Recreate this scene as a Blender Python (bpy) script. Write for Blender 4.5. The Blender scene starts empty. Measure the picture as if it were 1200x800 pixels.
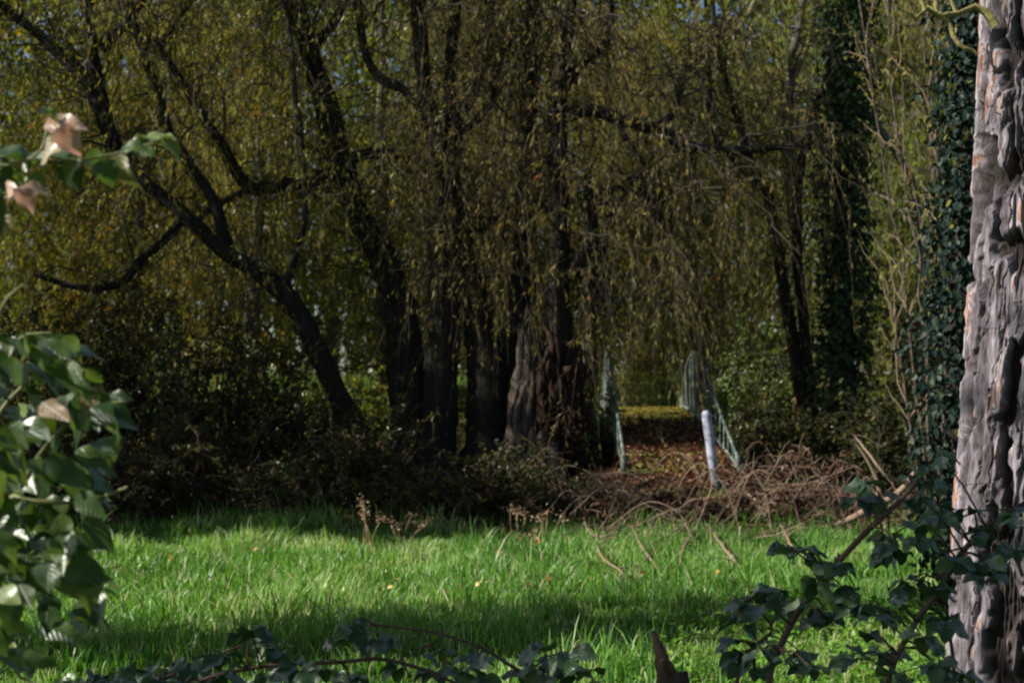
import bpy, math
import numpy as np
from mathutils import Vector

rng = np.random.default_rng(7)
S = bpy.context.scene
C = S.collection

# ------------------------------------------------------------------ camera, sky, sun, exposure
FPX = 1500.0            # focal length in pixels of the 1200 px wide photograph
HOR = 478.0             # image row of the horizon
EYE = 1.5
PITCH = math.atan((HOR - 400) / FPX)
cam_d = bpy.data.cameras.new('camera')
cam = bpy.data.objects.new('camera', cam_d)
C.objects.link(cam)
cam.location = (0, 0, EYE)
cam.rotation_euler = (math.radians(90) + PITCH, 0, 0)
cam_d.sensor_width = 36
cam_d.lens = 36 * FPX / 1200
cam_d.clip_start = 0.05
cam_d.clip_end = 2000
cam_d.dof.use_dof = True
cam_d.dof.focus_distance = 4.3
cam_d.dof.aperture_fstop = 5.6
S.camera = cam

SUN_EL = math.radians(33)
SUN_BACK = math.radians(13)     # how far behind the camera plane the sun stands (it is to the left)
sun_vec = Vector((-math.cos(SUN_EL) * math.cos(SUN_BACK), -math.cos(SUN_EL) * math.sin(SUN_BACK), math.sin(SUN_EL)))
w = bpy.data.worlds.new('World')
S.world = w
w.use_nodes = True
nt = w.node_tree
bg = nt.nodes['Background']
sky = nt.nodes.new('ShaderNodeTexSky')
sky.sky_type = 'NISHITA'
sky.sun_disc = False
sky.sun_elevation = SUN_EL
sky.sun_rotation = math.atan2(sun_vec.x, sun_vec.y)
sky.air_density = 1.0
sky.dust_density = 1.0
nt.links.new(sky.outputs[0], bg.inputs[0])
bg.inputs[1].default_value = 0.055
sd = bpy.data.lights.new('sun', 'SUN')
sd.energy = 5.0
sd.angle = math.radians(0.55)
sd.color = (1.0, 0.94, 0.82)
sun = bpy.data.objects.new('sun', sd)
C.objects.link(sun)
sun.rotation_euler = sun_vec.to_track_quat('Z', 'Y').to_euler()
sun.location = (-20, -8, 20)
S.view_settings.view_transform = 'Standard'
S.view_settings.look = 'None'
S.view_settings.gamma = 1
S.view_settings.exposure = 0.85
S.render.engine = 'CYCLES'
S.cycles.filter_width = 2.1
S.cycles.max_bounces = 6
S.cycles.diffuse_bounces = 3
S.cycles.transmission_bounces = 3

# ------------------------------------------------------------------ helpers
def P(px, py, Y):
    """world point on the photograph's ray through (px, py) at distance Y in front of the camera"""
    a, b = (px - 600) / FPX, (400 - py) / FPX
    c, s = math.cos(PITCH), math.sin(PITCH)
    dy, dz = c - b * s, s + b * c
    k = Y / dy
    return np.array((a * k, Y, EYE + dz * k))

def sstep(a, b, x):
    t = np.clip((x - a) / (b - a), 0, 1)
    return t * t * (3 - 2 * t)

def ground_z(x, y):
    x = np.asarray(x, float); y = np.asarray(y, float)
    z = 0.035 * np.sin(x * 0.9 + 1.3) * np.sin(y * 0.7) + 0.02 * np.sin(x * 2.3 + y * 1.9)
    z = z + 0.25 * sstep(14, 18, y)
    z = z - 1.25 * sstep(20.5, 23.5, y) * (1 - sstep(25.0, 28.0, y))
    z = z + 1.25 * sstep(26.0, 29.5, y) + 0.8 * sstep(28, 36, y) + 1.5 * sstep(36, 70, y)
    near = np.exp(-((x - 2.35) / 1.5) ** 4) * sstep(14.8, 17.5, y) * (1 - sstep(19.5, 22.0, y))
    z = z + 0.38 * near
    return z

def norm(v):
    return v / np.maximum(np.linalg.norm(v, axis=-1, keepdims=True), 1e-9)

class MB:
    """collects faces; build() links them as one mesh object"""
    def __init__(s):
        s.v = []; s.f = []; s.r = []; s.uv = []; s.m = []; s.n = 0; s.smooth = []
    def add(s, verts, faces, rnd=None, uv=None, mat=0, smooth=False):
        verts = np.asarray(verts, float).reshape(-1, 3)
        faces = np.asarray(faces, np.int64)
        s.v.append(verts); s.f.append(faces + s.n); s.n += len(verts)
        if rnd is None: rnd = np.full(len(faces), 0.5)
        s.r.append(np.asarray(rnd, float))
        if uv is None: uv = np.zeros((len(verts), 2))
        s.uv.append(np.asarray(uv, float).reshape(-1, 2))
        s.m.append(np.full(len(faces), mat, np.int32)); s.smooth.append(np.full(len(faces), smooth, bool))
        return s
    def build(s, name, mats, parent=None):
        if not isinstance(mats, (list, tuple)): mats = [mats]
        me = bpy.data.meshes.new(name)
        V = np.concatenate(s.v)
        loops = np.concatenate([f.ravel() for f in s.f])
        sizes = np.concatenate([np.full(len(f), f.shape[1], np.int64) for f in s.f])
        starts = np.concatenate([[0], np.cumsum(sizes)[:-1]])
        origin = np.zeros(3)
        if parent is None:
            origin = np.array(((V[:, 0].min() + V[:, 0].max()) / 2, (V[:, 1].min() + V[:, 1].max()) / 2, V[:, 2].min()))
        else:
            origin = np.array(WORLD.get(parent.name, (0, 0, 0)), float)
        V = V - origin
        me.vertices.add(len(V)); me.vertices.foreach_set('co', V.astype(np.float32).ravel())
        me.loops.add(len(loops)); me.loops.foreach_set('vertex_index', loops.astype(np.int32))
        me.polygons.add(len(sizes)); me.polygons.foreach_set('loop_start', starts.astype(np.int32))
        me.polygons.foreach_set('material_index', np.concatenate(s.m))
        me.polygons.foreach_set('use_smooth', np.concatenate(s.smooth))
        at = me.attributes.new('rnd', 'FLOAT', 'FACE')
        at.data.foreach_set('value', np.concatenate(s.r).astype(np.float32))
        UV = np.concatenate(s.uv)
        ul = me.uv_layers.new(name='UVMap')
        ul.data.foreach_set('uv', UV[loops].astype(np.float32).ravel())
        me.update(calc_edges=True); me.validate()
        for m in mats: me.materials.append(m)
        o = bpy.data.objects.new(name, me)
        C.objects.link(o)
        if parent is None:
            o.location = origin
            WORLD[o.name] = tuple(origin)
        else:
            o.parent = parent
            WORLD[o.name] = tuple(origin)
        return o
WORLD = {}

def tag(o, label=None, cat=None, group=None, kind=None):
    if label: o['label'] = label
    if cat: o['category'] = cat
    if group: o['group'] = group
    if kind: o['kind'] = kind
    return o

def thing(name, label, cat, loc, group=None):
    o = bpy.data.objects.new(name, None)
    C.objects.link(o)
    o.empty_display_size = 0.2
    o.location = tuple(float(c) for c in loc)
    WORLD[o.name] = tuple(float(c) for c in loc)
    return tag(o, label, cat, group)

def vtubes(pts, rad, sides=4, cap=False):
    """pts (N,K,3), rad (N,K) -> verts, faces of N tubes"""
    pts = np.asarray(pts, float); rad = np.asarray(rad, float)
    N, K, _ = pts.shape
    t = norm(np.gradient(pts, axis=1))
    ref = np.where(np.abs(t[..., 2:3]) > 0.9, np.array((1.0, 0, 0)), np.array((0, 0, 1.0)))
    ref = np.broadcast_to(ref[:, K // 2:K // 2 + 1], t.shape)
    a = norm(np.cross(t, ref)); b = np.cross(t, a)
    ang = np.arange(sides) / sides * 2 * np.pi
    ring = a[:, :, None] * np.cos(ang)[None, None, :, None] + b[:, :, None] * np.sin(ang)[None, None, :, None]
    V = pts[:, :, None] + ring * rad[:, :, None, None]
    i = np.arange(N)[:, None, None] * K * sides
    k = np.arange(K - 1)[None, :, None] * sides
    j = np.arange(sides)[None, None, :]
    j2 = (j + 1) % sides
    F = np.stack([i + k + j, i + k + j2, i + k + sides + j2, i + k + sides + j], -1).reshape(-1, 4)
    return V.reshape(-1, 3), F

def add_tubes(mb, pts, rad, sides=4, mat=0):
    V, F = vtubes(pts, rad, sides)
    return mb.add(V, F, rng.random(len(F)), mat=mat, smooth=True)

def smooth_path(p, K):
    """Catmull-Rom through control rows (n, d)"""
    p = np.asarray(p, float)
    n = len(p)
    q = np.vstack([2 * p[0] - p[1], p, 2 * p[-1] - p[-2]])
    d = np.concatenate([[0], np.cumsum(np.linalg.norm(np.diff(p[:, :3], axis=0), axis=1))])
    u = np.interp(np.linspace(0, d[-1], K), d, np.arange(n))
    i = np.clip(u.astype(int), 0, n - 2); f = (u - i)[:, None]
    p0, p1, p2, p3 = q[i], q[i + 1], q[i + 2], q[i + 3]
    return 0.5 * (2 * p1 + (p2 - p0) * f + (2 * p0 - 5 * p1 + 4 * p2 - p3) * f ** 2 + (3 * p1 - p0 - 3 * p2 + p3) * f ** 3)

def limb(mb, ctrl, K=None, sides=10, rough=0.08, mat=0, wob=0.0):
    """one tapering limb with an uneven surface. ctrl rows: x, y, z, radius"""
    ctrl = np.asarray(ctrl, float)
    L = np.linalg.norm(np.diff(ctrl[:, :3], axis=0), axis=1).sum()
    if K is None: K = int(np.clip(L * 9, 8, 110))
    c = smooth_path(ctrl, K)
    pts = c[:, :3].copy(); r = np.maximum(c[:, 3], 0.002)
    if wob:
        n = rng.normal(size=(max(4, K // 4), 3)); xs = np.linspace(0, 1, len(n)); u = np.linspace(0, 1, K)
        pts += np.stack([np.interp(u, xs, n[:, k]) for k in range(3)], 1) * wob * r[:, None]
    V, F = vtubes(pts[None], r[None], sides)
    V = V.reshape(K, sides, 3)
    cen = pts[:, None]
    ridge = rng.normal(size=(1, sides)) * rough * 1.2 + rng.normal(size=(K, sides)) * rough * 0.6
    V = cen + (V - cen) * (1 + ridge[..., None])
    mb.add(V.reshape(-1, 3), F, rng.random(len(F)), mat=mat, smooth=True)
    # close both ends
    for e in (0, K - 1):
        idx = np.arange(sides) + e * sides
        mb.add(V[e], [list(range(sides))], mat=mat)
    return pts, r

def pix_limb(mb, rows, Y, **kw):
    """rows (px, py, radius px[, depth])"""
    out = []
    for q in rows:
        yy = q[3] if len(q) > 3 else Y
        out.append(list(P(q[0], q[1], yy)) + [q[2] * yy / FPX])
    return limb(mb, out, **kw)

def branch_from(parents, M, length, spread=0.7, up=0.2, droop=0.15, wob=0.06, K=7, tmin=0.15, tmax=1.0, follow=0.6):
    """M curved twigs starting on a list of (K,3) parent lines"""
    par = np.stack([smooth_path(p, 24) if len(p) != 24 else p for p in parents])
    lens = np.linalg.norm(np.diff(par, axis=1), axis=2).sum(1)
    i = rng.choice(len(par), M, p=lens / lens.sum())
    t = rng.uniform(tmin, tmax, M) * 22.99
    k = t.astype(int); f = (t - k)[:, None]
    st = par[i, k] * (1 - f) + par[i, k + 1] * f
    tan = norm(par[i, k + 1] - par[i, k])
    d = norm(tan * follow + rng.normal(size=(M, 3)) * spread + np.array((0, 0, up)))
    L = rng.uniform(length[0], length[1], M)[:, None, None]
    s = np.linspace(0, 1, K)[None, :, None]
    wig = np.cumsum(rng.normal(size=(M, K, 3)), axis=1) * wob * L / K ** 0.5
    wig -= wig[:, :1]
    pts = st[:, None] + d[:, None] * s * L + np.array((0, 0, -1.0)) * droop * L * s ** 2 + wig
    return pts

NARROW = (np.array([(0, 0, 0), (0.45, -0.5, 0.12), (1, 0, 0), (0.45, 0.5, 0.12)]), np.array([[0, 1, 2, 3]]))
OVATE = (np.array([(0, 0, 0), (0.25, -0.45, 0.1), (0.65, -0.38, 0.06), (1, 0, -0.12), (0.65, 0.38, 0.06), (0.25, 0.45, 0.1)]),
         np.array([[0, 3, 2, 1], [0, 5, 4, 3]]))

def leaves(mb, cen, d, nrm, ln, wd, rnd, tmpl=NARROW, mat=0):
    T, TF = tmpl
    N = len(cen)
    d = norm(d); nrm = norm(nrm - d * (nrm * d).sum(-1, keepdims=True)); sd_ = np.cross(d, nrm)
    ln = np.broadcast_to(ln, (N,)); wd = np.broadcast_to(wd, (N,))
    V = (cen[:, None] + d[:, None] * (T[None, :, 0:1] * ln[:, None, None])
         + sd_[:, None] * (T[None, :, 1:2] * wd[:, None, None]) + nrm[:, None] * (T[None, :, 2:3] * wd[:, None, None]))
    F = (np.arange(N)[:, None, None] * len(T) + TF[None]).reshape(-1, TF.shape[1])
    uv = np.tile(T[:, :2] + np.array((0, 0.5)), (N, 1))
    mb.add(V.reshape(-1, 3), F, np.repeat(rnd, len(TF)), uv, mat=mat, smooth=len(T) > 6)

def leaves_on(mb, pts, per, ln, wd, hang=0.6, tmpl=NARROW, follow=0.5, spread=0.6, mat=0, tmin=0.05, rnd_shift=0.0, clump=None):
    N, K, _ = pts.shape
    M = N * per
    i = np.repeat(np.arange(N), per)
    t = rng.uniform(tmin, 1, M) * (K - 1.001)
    k = t.astype(int); f = (t - k)[:, None]
    c = pts[i, k] * (1 - f) + pts[i, k + 1] * f
    tan = norm(pts[i, k + 1] - pts[i, k])
    d = tan * follow + rng.normal(size=(M, 3)) * spread + np.array((0, 0, -hang))
    base = rng.random(N)                       # each twig keeps one tint, leaves vary round it
    r = np.clip(0.55 * base[i] + 0.45 * rng.random(M) + rnd_shift, 0, 1)
    leaves(mb, c, d, rng.normal(size=(M, 3)), rng.uniform(*ln, M), rng.uniform(*wd, M), r, tmpl, mat)

# ------------------------------------------------------------------ materials
def mat_new(name):
    m = bpy.data.materials.new(name)
    m.use_nodes = True
    t = m.node_tree
    t.nodes.clear()
    return m, t, t.nodes.new('ShaderNodeOutputMaterial')

def ramp(t, cols, src=None, interp='LINEAR'):
    r = t.nodes.new('ShaderNodeValToRGB')
    e = r.color_ramp
    e.interpolation = interp
    while len(e.elements) < len(cols): e.elements.new(0.5)
    for k, (p, c) in enumerate(cols):
        e.elements[k].position = p
        e.elements[k].color = (c[0], c[1], c[2], 1)
    if src is not None: t.links.new(src, r.inputs[0])
    return r

def leaf_mat(name, cols, trans=0.35, gloss=0.06, rough=0.45, veins=False):
    m, t, out = mat_new(name)
    L = t.links.new
    a = t.nodes.new('ShaderNodeAttribute'); a.attribute_name = 'rnd'
    r = ramp(t, cols, a.outputs['Fac'])
    col = r.outputs[0]
    bump = None
    geo = t.nodes.new('ShaderNodeNewGeometry')
    n = t.nodes.new('ShaderNodeTexNoise'); n.inputs['Scale'].default_value = 35 if veins else 6
    n.inputs['Detail'].default_value = 5
    L(geo.outputs['Position'], n.inputs['Vector'])
    mx = t.nodes.new('ShaderNodeMix'); mx.data_type = 'RGBA'; mx.blend_type = 'OVERLAY'
    mx.inputs[0].default_value = 0.45 if veins else 0.35
    L(col, mx.inputs[6]); L(n.outputs['Fac'], mx.inputs[7])
    col = mx.outputs[2]
    if veins:
        uv = t.nodes.new('ShaderNodeUVMap'); uv.uv_map = 'UVMap'
        sx = t.nodes.new('ShaderNodeSeparateXYZ'); L(uv.outputs[0], sx.inputs[0])
        v = t.nodes.new('ShaderNodeMath'); v.operation = 'SUBTRACT'; L(sx.outputs[1], v.inputs[0]); v.inputs[1].default_value = 0.5
        ab = t.nodes.new('ShaderNodeMath'); ab.operation = 'ABSOLUTE'; L(v.outputs[0], ab.inputs[0])
        k = t.nodes.new('ShaderNodeMath'); k.operation = 'MULTIPLY_ADD'; L(ab.outputs[0], k.inputs[0]); k.inputs[1].default_value = -0.75; L(sx.outputs[0], k.inputs[2])
        fr = t.nodes.new('ShaderNodeMath'); fr.operation = 'PINGPONG'; L(k.outputs[0], fr.inputs[0]); fr.inputs[1].default_value = 0.075
        lt = t.nodes.new('ShaderNodeMapRange'); L(fr.outputs[0], lt.inputs[0]); lt.inputs[1].default_value = 0.0; lt.inputs[2].default_value = 0.02; lt.inputs[3].default_value = 1; lt.inputs[4].default_value = 0
        mid = t.nodes.new('ShaderNodeMapRange'); L(ab.outputs[0], mid.inputs[0]); mid.inputs[1].default_value = 0.012; mid.inputs[2].default_value = 0.03; mid.inputs[3].default_value = 1; mid.inputs[4].default_value = 0
        mxv = t.nodes.new('ShaderNodeMath'); mxv.operation = 'MAXIMUM'; L(lt.outputs[0], mxv.inputs[0]); L(mid.outputs[0], mxv.inputs[1])
        m2 = t.nodes.new('ShaderNodeMix'); m2.data_type = 'RGBA'; m2.blend_type = 'ADD'
        mf = t.nodes.new('ShaderNodeMath'); mf.operation = 'MULTIPLY'; L(mxv.outputs[0], mf.inputs[0]); mf.inputs[1].default_value = 0.28
        L(mf.outputs[0], m2.inputs[0]); L(col, m2.inputs[6]); m2.inputs[7].default_value = (0.06, 0.08, 0.03, 1)
        col = m2.outputs[2]
        bump = t.nodes.new('ShaderNodeBump'); bump.inputs['Strength'].default_value = 0.5; bump.inputs['Distance'].default_value = 0.004; bump.invert = True
        ad = t.nodes.new('ShaderNodeMath'); ad.operation = 'MULTIPLY_ADD'; L(n.outputs['Fac'], ad.inputs[0]); ad.inputs[1].default_value = 0.8; L(mxv.outputs[0], ad.inputs[2])
        L(ad.outputs[0], bump.inputs['Height'])
    df = t.nodes.new('ShaderNodeBsdfDiffuse'); L(col, df.inputs[0])
    tr = t.nodes.new('ShaderNodeBsdfTranslucent')
    hs = t.nodes.new('ShaderNodeHueSaturation'); hs.inputs['Saturation'].default_value = 1.2; hs.inputs['Value'].default_value = 1.5; hs.inputs['Hue'].default_value = 0.485
    L(col, hs.inputs['Color']); L(hs.outputs[0], tr.inputs[0])
    m1 = t.nodes.new('ShaderNodeMixShader'); m1.inputs[0].default_value = trans
    L(df.outputs[0], m1.inputs[1]); L(tr.outputs[0], m1.inputs[2])
    gl = t.nodes.new('ShaderNodeBsdfGlossy'); gl.inputs['Roughness'].default_value = rough
    gl.inputs[0].default_value = (1, 1, 1, 1)
    fz = t.nodes.new('ShaderNodeFresnel'); fz.inputs[0].default_value = 1.4
    mg = t.nodes.new('ShaderNodeMath'); mg.operation = 'MULTIPLY_ADD'; L(fz.outputs[0], mg.inputs[0]); mg.inputs[1].default_value = gloss * 2.2; mg.inputs[2].default_value = gloss * 0.15
    m3 = t.nodes.new('ShaderNodeMixShader'); L(mg.outputs[0], m3.inputs[0]); L(m1.outputs[0], m3.inputs[1]); L(gl.outputs[0], m3.inputs[2])
    if bump:
        L(bump.outputs[0], df.inputs['Normal']); L(bump.outputs[0], gl.inputs['Normal'])
    L(m3.outputs[0], out.inputs[0])
    return m

def bark_mat(name, cols, scale=(9, 9, 1.6), bump=0.03, rough=0.9, patch=None):
    m, t, out = mat_new(name)
    L = t.links.new
    geo = t.nodes.new('ShaderNodeNewGeometry')
    mp = t.nodes.new('ShaderNodeMapping'); mp.inputs['Scale'].default_value = scale
    L(geo.outputs['Position'], mp.inputs[0])
    n = t.nodes.new('ShaderNodeTexNoise'); n.inputs['Scale'].default_value = 2.2; n.inputs['Detail'].default_value = 8; n.inputs['Roughness'].default_value = 0.65
    L(mp.outputs[0], n.inputs['Vector'])
    r = ramp(t, cols, n.outputs['Fac'])
    col = r.outputs[0]
    if patch:
        n2 = t.nodes.new('ShaderNodeTexNoise'); n2.inputs['Scale'].default_value = patch[1]; n2.inputs['Detail'].default_value = 5
        L(geo.outputs['Position'], n2.inputs['Vector'])
        mr = ramp(t, [(patch[2], (0, 0, 0)), (patch[2] + 0.08, (1, 1, 1))], n2.outputs['Fac'])
        mx = t.nodes.new('ShaderNodeMix'); mx.data_type = 'RGBA'
        L(mr.outputs[0], mx.inputs[0]); L(col, mx.inputs[6]); mx.inputs[7].default_value = (*patch[0], 1)
        col = mx.outputs[2]
    b = t.nodes.new('ShaderNodeBsdfPrincipled'); b.inputs['Roughness'].default_value = rough
    b.inputs['Specular IOR Level'].default_value = 0.25
    L(col, b.inputs['Base Color'])
    bp = t.nodes.new('ShaderNodeBump'); bp.inputs['Strength'].default_value = 0.9; bp.inputs['Distance'].default_value = bump
    L(n.outputs['Fac'], bp.inputs['Height']); L(bp.outputs[0], b.inputs['Normal'])
    L(b.outputs[0], out.inputs[0])
    return m

M = {}
M['willow'] = leaf_mat('willow_leaf', [(0, (0.08, 0.10, 0.022)), (0.4, (0.15, 0.165, 0.035)), (0.7, (0.24, 0.225, 0.055)), (0.92, (0.34, 0.28, 0.075)), (1, (0.38, 0.17, 0.05))], 0.5, 0.014)
M['willow_green'] = leaf_mat('green_willow_leaf', [(0, (0.07, 0.105, 0.022)), (0.5, (0.14, 0.18, 0.035)), (0.85, (0.22, 0.23, 0.05)), (1, (0.32, 0.25, 0.06))], 0.5, 0.014)
M['willow_brown'] = leaf_mat('faded_willow_leaf', [(0, (0.10, 0.095, 0.03)), (0.5, (0.18, 0.16, 0.05)), (0.88, (0.27, 0.22, 0.08)), (1, (0.36, 0.15, 0.06))], 0.45, 0.014)
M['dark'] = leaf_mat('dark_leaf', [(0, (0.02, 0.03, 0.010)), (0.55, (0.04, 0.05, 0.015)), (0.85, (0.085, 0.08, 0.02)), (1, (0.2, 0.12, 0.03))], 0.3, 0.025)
M['ivy'] = leaf_mat('ivy_leaf', [(0, (0.018, 0.036, 0.014)), (0.7, (0.03, 0.055, 0.02)), (1, (0.06, 0.09, 0.025))], 0.15, 0.05, 0.45)
M['ivy_blue'] = leaf_mat('bluish_ivy_leaf', [(0, (0.008, 0.018, 0.015)), (0.7, (0.016, 0.03, 0.025)), (0.95, (0.03, 0.048, 0.028)), (1, (0.16, 0.15, 0.03))], 0.12, 0.04, 0.45)
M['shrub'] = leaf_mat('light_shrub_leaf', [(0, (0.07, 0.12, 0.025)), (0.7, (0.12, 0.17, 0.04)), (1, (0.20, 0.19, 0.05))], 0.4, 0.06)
M['bramble'] = leaf_mat('bramble_leaf', [(0, (0.02, 0.05, 0.024)), (0.6, (0.04, 0.085, 0.036)), (0.95, (0.075, 0.13, 0.045)), (1, (0.10, 0.12, 0.03))], 0.2, 0.05, 0.45, veins=True)
M['lilac'] = leaf_mat('broad_leaf', [(0, (0.032, 0.07, 0.02)), (0.55, (0.07, 0.12, 0.032)), (0.82, (0.13, 0.19, 0.04)), (0.88, (0.16, 0.16, 0.06)), (0.95, (0.42, 0.27, 0.19)), (1, (0.5, 0.34, 0.27))], 0.3, 0.05, 0.45, veins=True)
M['dead'] = leaf_mat('dead_leaf', [(0, (0.026, 0.014, 0.01)), (0.5, (0.06, 0.03, 0.02)), (0.8, (0.12, 0.065, 0.042)), (1, (0.30, 0.2, 0.13))], 0.25, 0.02)
M['litter'] = leaf_mat('litter_leaf', [(0, (0.035, 0.018, 0.014)), (0.5, (0.095, 0.038, 0.026)), (0.8, (0.17, 0.075, 0.046)), (1, (0.28, 0.17, 0.09))], 0.2, 0.02)
M['fallen'] = leaf_mat('fallen_leaf_skin', [(0, (0.40, 0.16, 0.04)), (0.5, (0.5, 0.26, 0.07)), (1, (0.6, 0.46, 0.2))], 0.25, 0.05)
M['grass'] = leaf_mat('grass_blade', [(0, (0.05, 0.138, 0.024)), (0.45, (0.112, 0.255, 0.05)), (0.8, (0.20, 0.36, 0.09)), (0.95, (0.31, 0.40, 0.16)), (1, (0.48, 0.44, 0.25))], 0.4, 0.03, 0.5)
M['weed'] = leaf_mat('clover_leaf', [(0, (0.07, 0.18, 0.015)), (0.7, (0.13, 0.27, 0.03)), (1, (0.2, 0.33, 0.06))], 0.35, 0.06)
M['straw'] = leaf_mat('dry_stalk', [(0, (0.16, 0.10, 0.055)), (0.5, (0.28, 0.19, 0.11)), (1, (0.45, 0.34, 0.22))], 0.15, 0.03)
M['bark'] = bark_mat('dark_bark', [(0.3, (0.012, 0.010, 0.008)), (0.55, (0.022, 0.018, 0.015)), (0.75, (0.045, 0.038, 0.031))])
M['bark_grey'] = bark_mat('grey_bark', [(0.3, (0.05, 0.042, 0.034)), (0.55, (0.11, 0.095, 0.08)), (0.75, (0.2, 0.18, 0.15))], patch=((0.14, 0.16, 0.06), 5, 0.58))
M['lichen'] = bark_mat('lichen_bark', [(0.3, (0.11, 0.09, 0.05)), (0.5, (0.22, 0.19, 0.08)), (0.7, (0.36, 0.33, 0.12))], scale=(20, 20, 20), bump=0.01)
M['twig'] = bark_mat('twig_bark', [(0.3, (0.025, 0.019, 0.014)), (0.7, (0.065, 0.052, 0.04))], bump=0.004)
M['cane'] = bark_mat('cane_bark', [(0.3, (0.05, 0.026, 0.022)), (0.7, (0.12, 0.07, 0.055))], scale=(12, 12, 12), bump=0.004, rough=0.6)
M['cane_pale'] = bark_mat('pale_cane', [(0.3, (0.12, 0.085, 0.06)), (0.7, (0.28, 0.205, 0.15))], scale=(8, 8, 8), bump=0.006)
M['stem_green'] = bark_mat('green_stem', [(0.3, (0.09, 0.12, 0.04)), (0.7, (0.2, 0.2, 0.09))], scale=(8, 8, 8), bump=0.003, rough=0.6)
M['rot'] = bark_mat('rotten_wood', [(0.35, (0.014, 0.009, 0.007)), (0.55, (0.032, 0.018, 0.012)), (0.66, (0.10, 0.04, 0.018)), (0.78, (0.06, 0.03, 0.018))], scale=(14, 14, 4), bump=0.05)
M['snag'] = bark_mat('weathered_wood', [(0.36, (0.03, 0.022, 0.018)), (0.54, (0.11, 0.085, 0.07)), (0.7, (0.28, 0.225, 0.185))], scale=(26, 26, 2.4), bump=0.04)

def simple_mat(name, cols, scale=6, rough=0.6, bump=0.003, vec=(1, 1, 1), metallic=0.0):
    m = bark_mat(name, cols, scale=vec, bump=bump, rough=rough)
    for n in m.node_tree.nodes:
        if n.type == 'TEX_NOISE': n.inputs['Scale'].default_value = scale
        if n.type == 'BSDF_PRINCIPLED': n.inputs['Metallic'].default_value = metallic
    return m
M['rail'] = simple_mat('rail_paint', [(0.32, (0.03, 0.045, 0.038)), (0.5, (0.09, 0.115, 0.10)), (0.68, (0.28, 0.31, 0.275))], 7, 0.55)
M['deckwood'] = simple_mat('mossy_deck_boards', [(0.32, (0.07, 0.05, 0.025)), (0.42, (0.15, 0.14, 0.035)), (0.55, (0.21, 0.23, 0.045))], 3, 0.95, 0.01)
M['white'] = simple_mat('scuffed_white_plastic', [(0.34, (0.09, 0.095, 0.12)), (0.47, (0.24, 0.25, 0.33)), (0.62, (0.37, 0.38, 0.48))], 9, 0.45)
M['greypost'] = simple_mat('grey_post_foot', [(0.3, (0.08, 0.08, 0.085)), (0.7, (0.2, 0.2, 0.22))], 12, 0.7)

# ground material: turf soil in the meadow, leaf mould under the trees
def ground_mat():
    m, t, out = mat_new('meadow_and_woodland_soil')
    L = t.links.new
    geo = t.nodes.new('ShaderNodeNewGeometry')
    sx = t.nodes.new('ShaderNodeSeparateXYZ'); L(geo.outputs['Position'], sx.inputs[0])
    n = t.nodes.new('ShaderNodeTexNoise'); n.inputs['Scale'].default_value = 1.2; n.inputs['Detail'].default_value = 6
    L(geo.outputs['Position'], n.inputs['Vector'])
    n2 = t.nodes.new('ShaderNodeTexNoise'); n2.inputs['Scale'].default_value = 14; n2.inputs['Detail'].default_value = 6
    L(geo.outputs['Position'], n2.inputs['Vector'])
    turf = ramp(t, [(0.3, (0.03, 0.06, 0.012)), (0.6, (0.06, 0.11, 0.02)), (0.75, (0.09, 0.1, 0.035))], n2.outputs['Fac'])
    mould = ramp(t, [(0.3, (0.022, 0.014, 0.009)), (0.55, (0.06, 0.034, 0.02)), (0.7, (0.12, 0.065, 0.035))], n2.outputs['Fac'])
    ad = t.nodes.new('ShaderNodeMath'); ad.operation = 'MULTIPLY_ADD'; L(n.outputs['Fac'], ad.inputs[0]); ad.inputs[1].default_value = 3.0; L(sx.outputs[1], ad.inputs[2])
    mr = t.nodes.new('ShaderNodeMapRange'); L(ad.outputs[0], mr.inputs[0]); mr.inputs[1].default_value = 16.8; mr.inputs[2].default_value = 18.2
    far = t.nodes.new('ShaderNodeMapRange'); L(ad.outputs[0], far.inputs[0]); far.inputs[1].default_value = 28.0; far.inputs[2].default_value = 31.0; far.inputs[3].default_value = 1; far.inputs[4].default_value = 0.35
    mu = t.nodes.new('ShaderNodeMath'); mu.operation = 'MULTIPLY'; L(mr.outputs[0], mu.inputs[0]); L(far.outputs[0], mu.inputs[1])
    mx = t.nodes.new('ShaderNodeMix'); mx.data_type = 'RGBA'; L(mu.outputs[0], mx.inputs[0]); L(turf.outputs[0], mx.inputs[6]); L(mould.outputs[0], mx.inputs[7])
    b = t.nodes.new('ShaderNodeBsdfDiffuse'); L(mx.outputs[2], b.inputs[0])
    bp = t.nodes.new('ShaderNodeBump'); bp.inputs['Distance'].default_value = 0.05; L(n2.outputs['Fac'], bp.inputs['Height']); L(bp.outputs[0], b.inputs['Normal'])
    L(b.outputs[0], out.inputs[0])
    return m

# ------------------------------------------------------------------ ground
mb = MB()
xs = np.concatenate([np.linspace(-600, -30, 12)[:-1], np.linspace(-30, 30, 150), np.linspace(30, 600, 12)[1:]])
ys = np.concatenate([np.linspace(-300, -6, 10)[:-1], np.linspace(-6, 50, 190), np.linspace(50, 800, 16)[1:]])
X, Y_ = np.meshgrid(xs, ys)
V = np.stack([X, Y_, ground_z(X, Y_)], -1).reshape(-1, 3)
nx, ny = len(xs), len(ys)
ii = (np.arange(ny - 1)[:, None] * nx + np.arange(nx - 1)[None]).reshape(-1)
mb.add(V, np.stack([ii, ii + 1, ii + nx + 1, ii + nx], -1), smooth=True)
tag(mb.build('ground', ground_mat()), 'meadow ground running back under the wood', None, kind='structure')

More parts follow.
